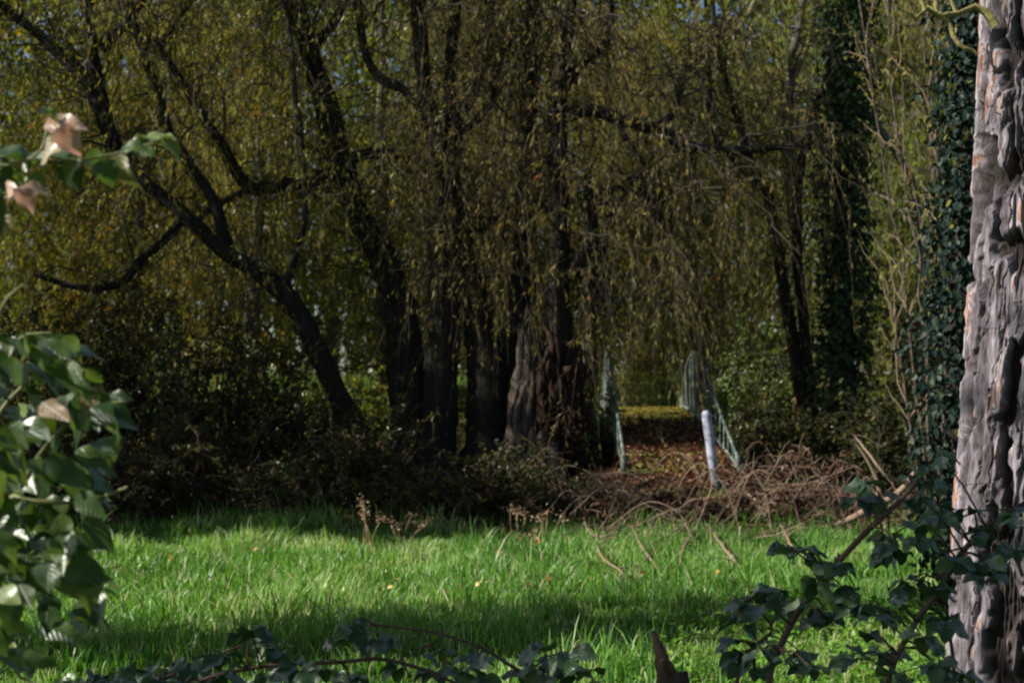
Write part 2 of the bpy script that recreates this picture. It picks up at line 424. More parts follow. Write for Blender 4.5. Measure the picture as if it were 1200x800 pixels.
# ------------------------------------------------------------------ footbridge
BX0, BX1 = 2.29, 2.52           # centre line at the near end and at the crest
Y0, YC, YE = 17.4, 24.5, 29.0
def bridge_x(y): return BX0 + (BX1 - BX0) * (y - Y0) / (YC - Y0)
def deck_z(y):
    return np.interp(y, [Y0, 19.0, 21.0, 23.0, YC, YE], [0.66, 0.88, 1.14, 1.38, 1.48, 1.46])
bridge = thing('footbridge', 'narrow footbridge with pale green railings and leaf-strewn deck behind the white post', 'footbridge', (BX0, Y0, 0.4))
mb = MB()
yy = np.arange(Y0, YE, 0.16)
for y in yy:                                   # cross boards
    xc = bridge_x(y); z0 = deck_z(y); z1 = deck_z(y + 0.15); j = rng.normal() * 0.004; e = rng.normal() * 0.012
    hw = 0.74
    vs = [(xc - hw + e, y, z0 - 0.05 + j), (xc + hw + e, y, z0 - 0.05 + j), (xc + hw + e, y + 0.15, z1 - 0.05 + j), (xc - hw + e, y + 0.15, z1 - 0.05 + j),
          (xc - hw + e, y, z0 + j), (xc + hw + e, y, z0 + j), (xc + hw + e, y + 0.15, z1 + j), (xc - hw + e, y + 0.15, z1 + j)]
    mb.add(vs, [[3, 2, 1, 0], [4, 5, 6, 7], [0, 1, 5, 4], [1, 2, 6, 5], [2, 3, 7, 6], [3, 0, 4, 7]])
mb.build('deck', M['deckwood'], bridge)
for s in (-1, 1):
    mb = MB()
    k = np.linspace(Y0, YE, 30)
    pts = np.stack([bridge_x(k) + s * 0.6, k, deck_z(k) - 0.22], 1)[None]
    add_tubes(mb, pts, np.full((1, 30), 0.14), 4)
    mb.build('beam', M['deckwood'], bridge)
def rail_top(y):
    return np.interp(y, [17.45, 19.0, 20.0, 21.0, 21.8, 22.4, 23.0, 23.6, 24.3, 25.0], [0.84, 1.36, 1.74, 2.12, 2.36, 2.48, 2.50, 2.40, 2.12, 1.70])
for s in (-1, 1):
    mb = MB()
    k = np.linspace(17.45, 25.0, 40)
    lower = np.stack([bridge_x(k) + s * 0.77, k, deck_z(k) + 0.06], 1)[None]
    add_tubes(mb, lower, np.full((1, 40), 0.022), 6)
    rl = mb.build('railing', M['rail'], bridge)
    mb = MB()
    top = np.stack([bridge_x(k) + s * 0.77, k, rail_top(k)], 1)[None]
    add_tubes(mb, top, np.full((1, 40), 0.024), 8)
    mb.build('handrail', M['rail'], rl)
    for y in (17.45, 22.75, 25.0):
        mb = MB(); zt = rail_top(y) + 0.02; x = bridge_x(y) + s * 0.775
        limb(mb, [(x, y, deck_z(y) - 0.45, 0.045), (x, y, zt, 0.04)], K=4, sides=8, rough=0.0)
        mb.build('post', M['rail'], rl)
    bars = np.arange(17.9, 24.9, 0.46)
    for y in bars:
        if abs(y - 22.75) < 0.12: continue
        mb = MB(); x = bridge_x(y) + s * 0.77
        limb(mb, [(x, y, deck_z(y) - 0.08, 0.0125), (x + rng.normal() * 0.012, y, rail_top(y), 0.0125)], K=3, sides=6, rough=0.0)
        mb.build('baluster', M['rail'], rl)

# path running on from the bridge, and the approach before it
mb = MB()
k = np.linspace(28.9, 46, 40)
hw = 0.75 + 0.1 * np.sin(k * 1.7)
xc = bridge_x(k) + 0.25 * np.sin((k - 29) * 0.25)
zz = ground_z(xc, k) + 0.05
V = np.concatenate([np.stack([xc - hw, k, zz], 1), np.stack([xc + hw, k, zz], 1)])
F = [[i, i + 40, i + 41, i + 1] for i in range(39)]
mb.add(V, F)
tag(mb.build('path', M['deckwood']), 'trodden path beyond the footbridge', None, kind='structure')

# leaf litter: on the bridge deck and on the woodland floor
mb = MB()
n = 5200
y = rng.uniform(Y0 - 0.9, 24.6, n) ; x = bridge_x(y) + rng.uniform(-0.78, 0.78, n)
keep = rng.random(n) < np.interp(y, [17, 21.3, 22.3, 23.0], [1, 1.0, 0.5, 0.05]); x, y = x[keep], y[keep]; n = len(x)
z = np.where(y < Y0, ground_z(x, y), deck_z(y)) + rng.uniform(0.005, 0.05, n)
leaves(mb, np.stack([x, y, z], 1), rng.normal(size=(n, 3)) * (1, 1, 0.5), np.array((0, 0, 1.0)) + rng.normal(size=(n, 3)) * 0.6, rng.uniform(0.05, 0.10, n), rng.uniform(0.03, 0.06, n), rng.random(n) ** 1.2, OVATE)
n = 12000
x = rng.uniform(-11, 11, n); y = rng.uniform(15.2, 22.5, n); z = ground_z(x, y) + rng.uniform(0.01, 0.05, n)
leaves(mb, np.stack([x, y, z], 1), rng.normal(size=(n, 3)) * (1, 1, 0.4), np.array((0, 0, 1.0)) + rng.normal(size=(n, 3)) * 0.5, rng.uniform(0.05, 0.1, n), rng.uniform(0.03, 0.06, n), rng.random(n), OVATE)
tag(mb.build('leaf_litter', M['litter']), 'brown fallen leaves strewn over the footbridge deck and the woodland floor', 'leaf litter', kind='stuff')

# ------------------------------------------------------------------ grass
def noise_g(u, v):
    g = np.random.default_rng(5).normal(size=(128, 128))
    ui = np.floor(u).astype(int); vi = np.floor(v).astype(int); fu = u - ui; fv = v - vi
    fu = fu * fu * (3 - 2 * fu); fv = fv * fv * (3 - 2 * fv)
    return (g[vi % 128, ui % 128] * (1 - fu) + g[vi % 128, (ui + 1) % 128] * fu) * (1 - fv) + (g[(vi + 1) % 128, ui % 128] * (1 - fu) + g[(vi + 1) % 128, (ui + 1) % 128] * fu) * fv
def grass_patch(n, xr, yr, h, name, label, dens=None, shift=0.0):
    mb = MB()
    y = yr[0] + (yr[1] - yr[0]) * rng.random(n)
    x = xr[0] + (xr[1] - xr[0]) * rng.random(n)
    keep = np.abs(x) < y * 0.45 + 1.2
    if dens is not None: keep &= rng.random(n) < dens(x, y)
    x, y = x[keep], y[keep]; n = len(x)
    z = ground_z(x, y) - 0.01
    clump = 0.75 + 0.35 * np.sin(x * 2.1 + 1.7 * np.sin(y * 1.3)) * np.sin(y * 1.9 + x) + 0.25 * np.sin(x * 5.3 + y * 4.1)
    tuft = noise_g(x * 2.2, y * 2.2); H = rng.uniform(*h, n) * np.clip(clump, 0.45, 1.25) * np.clip(1.0 + 0.55 * tuft, 0.4, 1.7) * np.where(rng.random(n) < 0.04, 1.5, 1.0)
    W = rng.uniform(0.0035, 0.008, n)
    a = rng.uniform(0, 2 * np.pi, n)
    lean = np.stack([np.cos(a), np.sin(a)], 1) * (H * np.where(rng.random(n) < 0.25, rng.uniform(0.5, 1.0, n), rng.uniform(0.05, 0.5, n)))[:, None]
    fa = rng.uniform(0, np.pi, n); fx = np.stack([np.cos(fa), np.sin(fa)], 1) * W[:, None]
    b = np.stack([x, y], 1)
    def row(s, wk):
        c = b + lean * s ** 1.8
        zz_ = (z + H * (s - 0.18 * s ** 3))[:, None]
        return np.concatenate([c - fx * wk, zz_], 1), np.concatenate([c + fx * wk, zz_], 1)
    r0, r1, r2, r3 = row(0, 1), row(0.4, 0.9), row(0.75, 0.55), row(1.0, 0.06)
    V = np.stack([r0[0], r0[1], r1[0], r1[1], r2[0], r2[1], r3[0], r3[1]], 1)
    F = (np.arange(n)[:, None, None] * 8 + np.array([[0, 1, 3, 2], [2, 3, 5, 4], [4, 5, 7, 6]])[None]).reshape(-1, 4)
    patch = 0.5 + 0.5 * np.sin(x * 0.8 + 2 * np.sin(y * 0.5)) * np.sin(y * 0.9)
    r = np.clip(0.2 * patch + 0.24 * noise_g(x * 1.1 + 40, y * 1.1) + 0.72 * rng.random(n) + shift, 0, 0.97)
    r = np.where(rng.random(n) < 0.05, 1.0, r)
    mb.add(V.reshape(-1, 3), F, np.repeat(r, 3), smooth=True)
    return tag(mb.build(name, M['grass']), label, 'grass', kind='stuff')
grass_patch(125000, (-8.5, 8.5), (5.6, 16.8), (0.10, 0.22), 'grass', 'bright green meadow grass across the clearing',
            dens=lambda x, y: np.clip((15.9 + 0.4 * np.sin(x * 1.7) + 0.3 * np.sin(x * 4.1) - 0.5 * (x > 1) - y) / 1.3, 0, 1))
grass_patch(9000, (-9, 9), (13.8, 16.8), (0.16, 0.36), 'long_grass', 'taller grass fringing the foot of the wood',
            dens=lambda x, y: np.clip(0.9 - np.abs(y - 15.2) * 0.5, 0.1, 1) * np.where(x > 1.0, 0.35, 1.0))
grass_patch(30000, (-14, 14), (28.6, 38), (0.12, 0.3), 'bank_grass', 'rough grass on the far bank beyond the footbridge')

mb = MB()                                       # broad-leaved ground cover in the near right of the clearing
n = 8500
x = rng.uniform(-0.5, 4.6, n); y = rng.uniform(5.8, 9.6, n)
keep = rng.random(n) < np.clip((x - 0.3 - (y - 7) * 0.3) * 0.6, 0, 1) * (0.35 + 0.65 * (np.sin(x * 3.1) * np.sin(y * 2.7 + x) > -0.25))
x, y = x[keep], y[keep]; n = len(x)
z = ground_z(x, y) + rng.uniform(0.06, 0.17, n)
leaves(mb, np.stack([x, y, z], 1), rng.normal(size=(n, 3)) * (1, 1, 0.35), np.array((0, 0, 1.0)) + rng.normal(size=(n, 3)) * 0.35, rng.uniform(0.03, 0.06, n), rng.uniform(0.025, 0.045, n), rng.random(n), OVATE)
tag(mb.build('ground_cover', M['weed']), 'low pale green leafy weeds in the grass near the pine', 'weeds', kind='stuff')

mb = MB(); n = 2600                             # moss and short grass grown over the crest of the deck
y = rng.uniform(22.0, 25.2, n); x = bridge_x(y) + rng.uniform(-0.74, 0.74, n); z = deck_z(y)
keep = rng.random(n) < np.clip((y - 22.0) / 1.2, 0, 1); x, y, z = x[keep], y[keep], z[keep]; n = len(x)
leaves(mb, np.stack([x, y, z], 1), np.stack([rng.normal(0, 0.5, n), rng.normal(0, 0.5, n), np.ones(n)], 1), rng.normal(size=(n, 3)), rng.uniform(0.03, 0.08, n), rng.uniform(0.012, 0.025, n), 0.3 + 0.7 * rng.random(n), NARROW)
tag(mb.build('moss', M['willow']), 'yellow green moss and short grass on the crest of the footbridge deck', 'moss', kind='stuff')
# fallen leaves one can count on the grass
FL = [(895, 705, 0), (653, 703, 0.1), (618, 705, 0.5), (593, 703, 0.2), (583, 663, 0.35), (747, 690, 0.3), (836, 687, 0.5), (198, 668, 0.55), (201, 664, 0.8), (520, 715, 0.9), (448, 707, 0.95),
      (297, 655, 0.6), (540, 706, 0.95), (570, 701, 1.0), (555, 706, 1.0), (345, 690, 0.5), (715, 668, 0.4), (465, 690, 0.95), (630, 652, 0.3), (770, 660, 0.2)]
for q, (px, py, c) in enumerate(FL):
    d = 0.0
    Yg = EYE * FPX / max(py - HOR, 1)
    p = P(px, py, Yg); p[2] = ground_z(p[0], p[1]) + 0.13
    mb = MB()
    for j in range(1):
        leaves(mb, p[None] + rng.normal(size=(1, 3)) * 0.02, np.array([[rng.normal(), rng.normal(), 0.4]]), np.array([[rng.normal() * 0.6, -0.9, 0.6]]), rng.uniform(0.045, 0.075), rng.uniform(0.025, 0.045), np.array([c]), OVATE)
    lab = ['rusty orange fallen leaf caught on top of the meadow grass', 'golden tan fallen leaf caught on top of the meadow grass', 'pale straw coloured fallen leaf caught on top of the meadow grass'][0 if c < 0.33 else 1 if c < 0.7 else 2]
    tag(mb.build('fallen_leaf', M['fallen']), lab, 'fallen leaf', ['rusty leaves lying on the grass', 'golden leaves lying on the grass', 'pale leaves lying on the grass'][0 if c < 0.33 else 1 if c < 0.7 else 2])

# ------------------------------------------------------------------ trees traced from the photograph
def crown_parts(root, limbs, n_twig, n_strand, per, leafmat, ln=(0.08, 0.15), wd=(0.014, 0.025), twig_len=(0.8, 2.0), strand_len=(0.5, 1.5), twig_mat='twig', droop=0.35, hang=1.05, tmin=0.25, up=0.25, shift=0.0):
    tw = branch_from(limbs, n_twig, twig_len, spread=0.8, up=up, droop=droop, wob=0.1, K=8, tmin=tmin)
    mb = MB()
    taper = np.linspace(1, 0.3, 8)[None] * rng.uniform(0.008, 0.02, (n_twig, 1))
    add_tubes(mb, tw, taper, 5)
    st = branch_from(list(tw), n_strand, strand_len, spread=0.55, up=-0.5, droop=0.75, wob=0.08, K=7, tmin=0.2, follow=0.35)
    add_tubes(mb, st, np.linspace(0.006, 0.0025, 7)[None] * np.ones((n_strand, 1)), 3)
    mb.build('twigs', M[twig_mat], root)
    mb = MB()
    leaves_on(mb, st, per, ln, wd, hang=hang, rnd_shift=shift)
    leaves_on(mb, tw, max(per // 2, 3), ln, wd, hang=hang, tmin=0.3, rnd_shift=shift)
    return mb.build('crown', M[leafmat], root)

def px_tree(name, label, cat, Y, trunk, limbs, crown=None, bark='bark', group=None, root_r=1.5, sides=16, limb_mats=None, rough=0.10):
    """trunk and limbs: rows (px, py, r px[, depth])"""
    b = P(trunk[0][0], trunk[0][1], trunk[0][3] if len(trunk[0]) > 3 else Y)
    gz = float(ground_z(b[0], b[1]))
    t = thing(name, label, cat, (b[0], b[1], gz), group)
    rows = []
    for q in trunk:
        yv = q[3] if len(q) > 3 else Y
        rows.append(list(P(q[0], q[1], yv)) + [q[2] * yv / FPX])
    r0 = rows[0][3]
    foot = [[b[0] + (b[0] - rows[1][0]) * 0.15, b[1], gz - 0.15, r0 * root_r], [b[0], b[1], gz + 0.25, r0 * (root_r * 0.5 + 0.5)]]
    if rows[0][2] < gz + 0.4: rows = rows[1:]
    mb = MB()
    pts, r = limb(mb, foot + rows, sides=sides, rough=rough, wob=0.06)
    mb.build('trunk', M[bark], t)
    L = [smooth_path(pts, 24)]
    for q, lr in enumerate(limbs):
        mb = MB()
        pts, r = pix_limb(mb, lr, Y, sides=9, rough=0.1, wob=0.25)
        mb.build('limb', M[limb_mats[q] if limb_mats and limb_mats[q] else bark], t)
        L.append(smooth_path(pts, 24))
    sp = branch_from(L, 26 + 12 * len(L), (0.2, 0.75), spread=0.9, up=0.0, droop=0.5, K=6, tmin=0.1, wob=0.1)
    mb = MB(); add_tubes(mb, sp, np.linspace(0.006, 0.0025, 6)[None] * np.ones((len(sp), 1)), 4)
    bare = branch_from(L, 45, (0.8, 2.6), spread=0.7, up=0.1, droop=0.15, K=9, tmin=0.25, wob=0.16, follow=0.45)
    add_tubes(mb, bare, np.linspace(0.017, 0.005, 9)[None] * np.ones((45, 1)), 5)
    leaves_on(mb, sp, 11, (0.05, 0.10), (0.018, 0.035), hang=0.6, mat=1)
    mb.build('side_shoots', [M['twig'], M['willow_green']], t)
    if crown: crown_parts(t, L[1:] if crown.pop('limbs_only', False) and len(L) > 1 else L, **crown)
    return t, L

# leaning tree on the left
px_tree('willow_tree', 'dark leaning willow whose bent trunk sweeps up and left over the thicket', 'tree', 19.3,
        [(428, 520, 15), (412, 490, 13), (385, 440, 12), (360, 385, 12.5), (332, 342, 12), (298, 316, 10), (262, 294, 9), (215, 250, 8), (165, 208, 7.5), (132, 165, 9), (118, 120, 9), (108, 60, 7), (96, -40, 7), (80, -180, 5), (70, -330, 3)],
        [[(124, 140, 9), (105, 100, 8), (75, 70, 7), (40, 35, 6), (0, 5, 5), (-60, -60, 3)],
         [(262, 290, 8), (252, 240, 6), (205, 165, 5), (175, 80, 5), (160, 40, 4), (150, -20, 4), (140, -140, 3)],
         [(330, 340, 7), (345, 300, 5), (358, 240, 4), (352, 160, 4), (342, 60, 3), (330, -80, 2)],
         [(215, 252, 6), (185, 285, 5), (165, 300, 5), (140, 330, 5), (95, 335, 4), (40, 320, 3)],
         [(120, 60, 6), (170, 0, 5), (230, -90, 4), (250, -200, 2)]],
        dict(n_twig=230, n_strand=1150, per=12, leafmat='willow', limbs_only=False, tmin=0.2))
# tree 2: curved trunk, forked at the foot with tree 3
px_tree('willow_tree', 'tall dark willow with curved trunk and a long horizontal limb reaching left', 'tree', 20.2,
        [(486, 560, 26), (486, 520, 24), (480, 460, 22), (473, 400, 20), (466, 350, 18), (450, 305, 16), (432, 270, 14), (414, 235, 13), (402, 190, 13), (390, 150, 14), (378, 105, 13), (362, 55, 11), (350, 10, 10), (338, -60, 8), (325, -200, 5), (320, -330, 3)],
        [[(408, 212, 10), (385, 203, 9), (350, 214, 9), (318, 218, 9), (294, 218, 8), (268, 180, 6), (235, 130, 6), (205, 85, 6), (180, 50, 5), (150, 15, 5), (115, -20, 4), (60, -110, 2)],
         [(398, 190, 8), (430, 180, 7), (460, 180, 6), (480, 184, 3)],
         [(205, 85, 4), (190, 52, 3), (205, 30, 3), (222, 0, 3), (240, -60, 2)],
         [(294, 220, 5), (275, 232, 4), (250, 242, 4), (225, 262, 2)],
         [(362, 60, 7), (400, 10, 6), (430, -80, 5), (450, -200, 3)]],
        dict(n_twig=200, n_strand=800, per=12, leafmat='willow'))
px_tree('willow_tree', 'straight dark willow stem with ivy clumps standing between the curved and the twin trunks', 'tree', 19.8,
        [(512, 560, 22), (513, 520, 20), (516, 450, 19), (519, 390, 19), (518, 330, 17), (517, 270, 16), (516, 220, 14), (508, 160, 11), (498, 110, 9), (492, 50, 9), (490, 0, 9), (486, -100, 7), (480, -300, 4)],
        [[(518, 250, 11), (526, 195, 11), (538, 150, 10), (552, 110, 9), (566, 60, 8), (582, 5, 8), (590, -60, 6), (600, -220, 3)],
         [(500, 130, 7), (470, 105, 6), (450, 95, 6), (432, 70, 5), (420, 20, 5), (412, -60, 4), (400, -200, 2)],
         [(536, 155, 5), (560, 140, 4), (590, 95, 4), (600, 70, 3), (612, 20, 2)]],
        dict(n_twig=170, n_strand=800, per=12, leafmat='willow_brown'))
px_tree('willow_tree', 'thick dark twin-stemmed willow forking low in front of the rotten hollow trunk', 'tree', 19.9,
        [(570, 560, 32), (571, 520, 29), (570, 470, 27), (568, 430, 26), (563, 395, 20), (556, 360, 17), (548, 320, 14), (540, 280, 12), (537, 240, 10), (532, 180, 9), (528, 100, 8), (534, 0, 7), (540, -160, 5), (545, -300, 3)],
        [[(580, 455, 17), (592, 410, 17), (603, 365, 16), (608, 320, 13), (611, 260, 12), (614, 200, 12), (619, 130, 12), (622, 60, 11), (624, 0, 10), (630, -120, 8), (640, -300, 4)],
         [(614, 200, 6), (640, 240, 6), (680, 230, 5), (715, 222, 5), (738, 212, 4), (755, 208, 3)],
         [(725, 219, 4), (745, 226, 3), (764, 235, 2)],
         [(612, 240, 5), (585, 255, 4), (555, 270, 3), (530, 262, 2)]],
        dict(n_twig=190, n_strand=850, per=12, leafmat='willow_brown'))

# hollow, rotten trunk
t, L = px_tree('willow_tree', 'broken pale hollow willow trunk with rusty rotten heart beside the footbridge', 'tree', 19.4,
        [(650, 575, 24), (650, 545, 22), (649, 500, 21), (648, 450, 21), (650, 400, 19), (652, 345, 14), (655, 290, 11), (653, 230, 10), (652, 180, 12), (652, 140, 12), (655, 105, 9), (662, 60, 9), (668, 0, 7), (672, -120, 5), (676, -260, 3)],
        [[(655, 135, 9), (690, 130, 8), (718, 136, 8), (742, 142, 8), (772, 154, 8), (800, 170, 8), (835, 178, 7), (870, 178, 6), (905, 172, 4), (950, 172, 3)],
         [(655, 120, 6), (668, 95, 6), (690, 72, 5), (710, 55, 5), (716, 20, 4), (712, -40, 3)],
         [(718, 138, 5), (735, 165, 4), (758, 200, 3), (768, 240, 3), (775, 300, 2)],
         [(765, 152, 4), (790, 130, 4), (800, 90, 3), (830, 60, 3), (850, 20, 2)],
         [(660, 330, 10), (682, 300, 9), (692, 260, 7), (690, 215, 5)]],
        dict(n_twig=210, n_strand=1000, per=12, leafmat='willow_brown', tmin=0.2), bark='bark', root_r=1.25)
mb = MB()                                        # slivers of pale dead wood down the left of the rotten heart
for k in range(30):
    px = 603 + 17 * rng.random() ** 1.6; py1 = rng.uniform(540, 572); py0 = rng.uniform(350, 470)
    dd = 19.0 + 0.012 * abs(px - 630)
    pix_limb(mb, [(px - 4 + rng.normal() * 2, py1, rng.uniform(2.5, 6), dd), (px + rng.normal() * 3, py1 * 0.6 + py0 * 0.4, rng.uniform(3, 6.5), dd), (px + 5 + rng.normal() * 3, py1 * 0.25 + py0 * 0.75, rng.uniform(2, 4), dd + 0.05), (px + 8 + rng.normal() * 4, py0, 0.8, dd + 0.12)], 19.0, sides=7, rough=0.35, wob=0.6)
for (x0, x1) in [(622, 608), (634, 628), (645, 652)]:
    pix_limb(mb, [(x1, 590, 9, 18.8), ((x0 + x1) / 2, 568, 8, 18.85), (x0, 535, 7, 18.95), (x0 + 2, 500, 2, 19.0)], 19, sides=9, rough=0.3, wob=0.5)
mb.build('split_wood', M['snag'], t)
mb = MB()
for k in range(120):
    px = rng.uniform(630, 690); py = 555 - 150 * rng.random() ** 1.5
    dd = 19.0 + 0.0035 * abs(px - 655)
    pix_limb(mb, [(px, py + 22, 1.5, dd + 0.02), (px + rng.normal() * 3, py, rng.uniform(1.5, 4.5), dd - rng.uniform(0.02, 0.1)), (px + rng.normal() * 5, py - rng.uniform(10, 50), 0.8, dd + rng.uniform(-0.05, 0.1))], 19, sides=5, rough=0.4, wob=0.8, K=8)
n = 500
px = rng.normal(655, 16, n); py = rng.normal(520, 22, n)
cen = np.stack([P(a_, b_, 18.85 + rng.uniform(-0.06, 0.1)) for a_, b_ in zip(px, py)])
leaves(mb, cen, rng.normal(size=(n, 3)) - (0, 0, 0.6), rng.normal(size=(n, 3)), rng.uniform(0.03, 0.09, n), rng.uniform(0.015, 0.04, n), rng.random(n), OVATE)
mb.build('rotten_heart', M['rot'], t)
mb = MB()                                        # dark dead bundle of shoots on the trunk's right side
n = 90
st = np.stack([P(rng.uniform(675, 712), rng.uniform(270, 330), rng.uniform(19.1, 19.6)) for _ in range(n)])
s = np.linspace(0, 1, 6)[None, :, None]
dv = np.stack([rng.normal(0.12, 0.22, n), rng.normal(0, 0.2, n), -rng.uniform(0.5, 1.2, n)], 1)
pts = st[:, None] + dv[:, None] * s + np.cumsum(rng.normal(size=(n, 6, 3)) * 0.03, 1)
add_tubes(mb, pts, np.linspace(0.009, 0.003, 6)[None] * np.ones((n, 1)), 4)
mb.build('dead_shoots', M['bark'], t)

# right double stem with lichen on the upper limbs
px_tree('ash_tree', 'slim twin-stemmed tree with yellow lichen on its upper limbs right of the footbridge', 'tree', 22.0,
        [(950, 500, 10), (942, 460, 9), (930, 400, 7.5), (918, 330, 6.5), (909, 280, 6.5), (903, 240, 6), (893, 215, 5), (880, 190, 5), (868, 150, 4), (850, 90, 3), (838, 30, 3), (830, -60, 2)],
        [[(952, 490, 9), (945, 400, 7), (939, 330, 6.5), (935, 270, 6.5), (938, 200, 6), (948, 155, 6), (958, 120, 5.5), (972, 90, 5), (990, 62, 5), (1012, 30, 4), (1034, -10, 4), (1060, -80, 3)],
         [(931, 270, 6), (926, 220, 6), (924, 160, 6), (926, 110, 5), (930, 60, 4), (938, 20, 4), (948, -30, 3)],
         [(924, 140, 4), (912, 130, 4), (925, 105, 3), (945, 60, 3), (958, 10, 2)],
         [(905, 240, 5), (900, 225, 4), (862, 190, 4), (830, 150, 3), (832, 100, 3), (830, 70, 3), (842, 30, 2)],
         [(780, 108, 4, 22.3), (810, 88, 4), (832, 72, 4), (855, 45, 4), (878, 15, 3), (895, -30, 2)],
         [(735, 85, 2), (738, 100, 2), (748, 112, 3), (780, 108, 3)]],
        dict(n_twig=150, n_strand=420, per=9, leafmat='willow', twig_len=(0.6, 1.6)), bark='bark',
        limb_mats=[None, 'bark_grey', 'lichen', None, 'lichen', 'lichen'], sides=12)

# ivy-covered trunks
def ivy_tree(label, Y, trunk, width, leafmat, n, ln, limbs=(), bulge=1.0, bark='bark'):
    b = P(trunk[0][0], trunk[0][1], Y); gz = float(ground_z(b[0], b[1]))
    t = thing('ivy_clad_tree', label, 'tree', (b[0], b[1], gz))
    rows = [[b[0], b[1], gz - 0.1, trunk[0][2] * Y / FPX * 1.3]] + [list(P(q[0], q[1], Y)) + [q[2] * Y / FPX] for q in trunk if P(q[0], q[1], Y)[2] > gz + 0.1]
    mb = MB(); pts, r = limb(mb, rows, sides=14, rough=0.1); mb.build('trunk', M[bark], t)
    for lr in limbs:
        mb = MB(); pix_limb(mb, lr, Y, sides=8, rough=0.1, wob=0.2); mb.build('limb', M['bark_grey'], t)
    c = smooth_path(np.concatenate([pts, r[:, None]], 1), 200)
    i = rng.integers(0, 199, n)
    a = rng.uniform(0, 2 * np.pi, n)
    lump = 0.85 + 0.3 * np.sin(c[i, 2] * 7.3 + a * 2) + 0.55 * np.sin(c[i, 2] * 3.1 + 2 * np.sin(a * 2)) * np.sin(a * 3 + c[i, 2] * 1.3)
    R = c[i, 3] + width * rng.random(n) ** 0.6 * np.clip(lump, 0.12, 1.7)
    out = np.stack([np.cos(a), np.sin(a), rng.normal(0, 0.3, n)], 1)
    cen = c[i, :3] + out * R[:, None] * (1, 1, 0.3) + rng.normal(size=(n, 3)) * (0.02, 0.02, 0.08)
    mb = MB()
    d = np.stack([rng.normal(0, 0.5, n), rng.normal(0, 0.5, n), -np.ones(n)], 1) + out * 0.4
    leaves(mb, cen, d, out + rng.normal(size=(n, 3)) * 0.5 + np.array((0, 0, 0.3)), rng.uniform(*ln, n), rng.uniform(ln[0] * 0.85, ln[1] * 0.95, n), rng.random(n) ** 1.3, OVATE)
    sh_ = branch_from([c[::8, :3][:24]], 110, (0.15, 0.55), spread=0.8, up=0.1, droop=0.5, K=6, tmin=0.0, follow=0.0)
    leaves_on(mb, sh_, 9, (ln[0] * 0.6, ln[1]), (ln[0] * 0.5, ln[1] * 0.8), hang=0.5, tmpl=OVATE, tmin=0.3)
    mb.build('ivy', M[leafmat], t)
    return t
ivy_tree('dark trunk thickly clad in green ivy beside the slim twin-stemmed tree', 21.3,
         [(988, 520, 15), (988, 440, 14), (988, 340, 13), (990, 240, 12), (992, 140, 11), (994, 40, 10), (998, -60, 9), (1002, -260, 6)], 0.36, 'ivy', 9000, (0.07, 0.12),
         limbs=[[(990, 210, 6), (965, 175, 5), (950, 130, 4)], [(992, 120, 6), (1030, 150, 5), (1070, 220, 4), (1085, 330, 3)]])
ivy_tree('leaning trunk hidden under bluish dark ivy just left of the big pine', 9.2,
         [(1118, 700, 12), (1116, 600, 12), (1118, 480, 12), (1124, 330, 12), (1128, 200, 11), (1132, 80, 11), (1138, -40, 10), (1150, -300, 7)], 0.2, 'ivy_blue', 6500, (0.035, 0.075))

# ------------------------------------------------------------------ background willows, each a tree of its own
def willow(label, x, y, h, cr, n_strand, per, leafmat, ln, wd, r0=0.2, cat='tree', name='willow_tree', group='willows behind the clearing', lean=0.0, low=0.0, bark='bark_grey', shift=0.0):
    gz = float(ground_z(x, y))
    t = thing(name, label, cat, (x, y, gz), group)
    mb = MB()
    top = np.array((x + lean + rng.normal() * 0.4, y + rng.normal() * 0.4, gz + h * 0.85))
    pts, r = limb(mb, [(x, y, gz - 0.1, r0 * 1.3), (x + rng.normal() * 0.1, y, gz + 0.5, r0), (x + lean * 0.4 + rng.normal() * 0.2, y + rng.normal() * 0.2, gz + h * 0.4, r0 * 0.75), (*top, r0 * 0.2)], sides=10, rough=0.1, wob=0.2)
    mb.build('trunk', M[bark], t)
    par = [smooth_path(pts, 24)]
    nl = 16
    lb = branch_from(par, nl, (cr * 0.7, cr * 1.35), spread=0.75, up=0.45, droop=0.1, wob=0.12, K=10, tmin=0.18 - low * 0.1, tmax=0.98, follow=0.3)
    mb = MB(); add_tubes(mb, lb, np.linspace(1, 0.25, 10)[None] * rng.uniform(0.03, 0.07, (nl, 1)), 6); mb.build('limbs', M[bark], t)
    crown_parts(t, par + list(lb) * 2, n_twig=max(40, n_strand // 9), n_strand=n_strand, per=per, leafmat=leafmat, ln=ln, wd=wd, twig_len=(0.8, 1.8), strand_len=(0.7, 2.0), tmin=0.15, shift=shift, twig_mat='bark_grey' if leafmat == 'willow_brown' or x > 3 else 'twig')
    return t
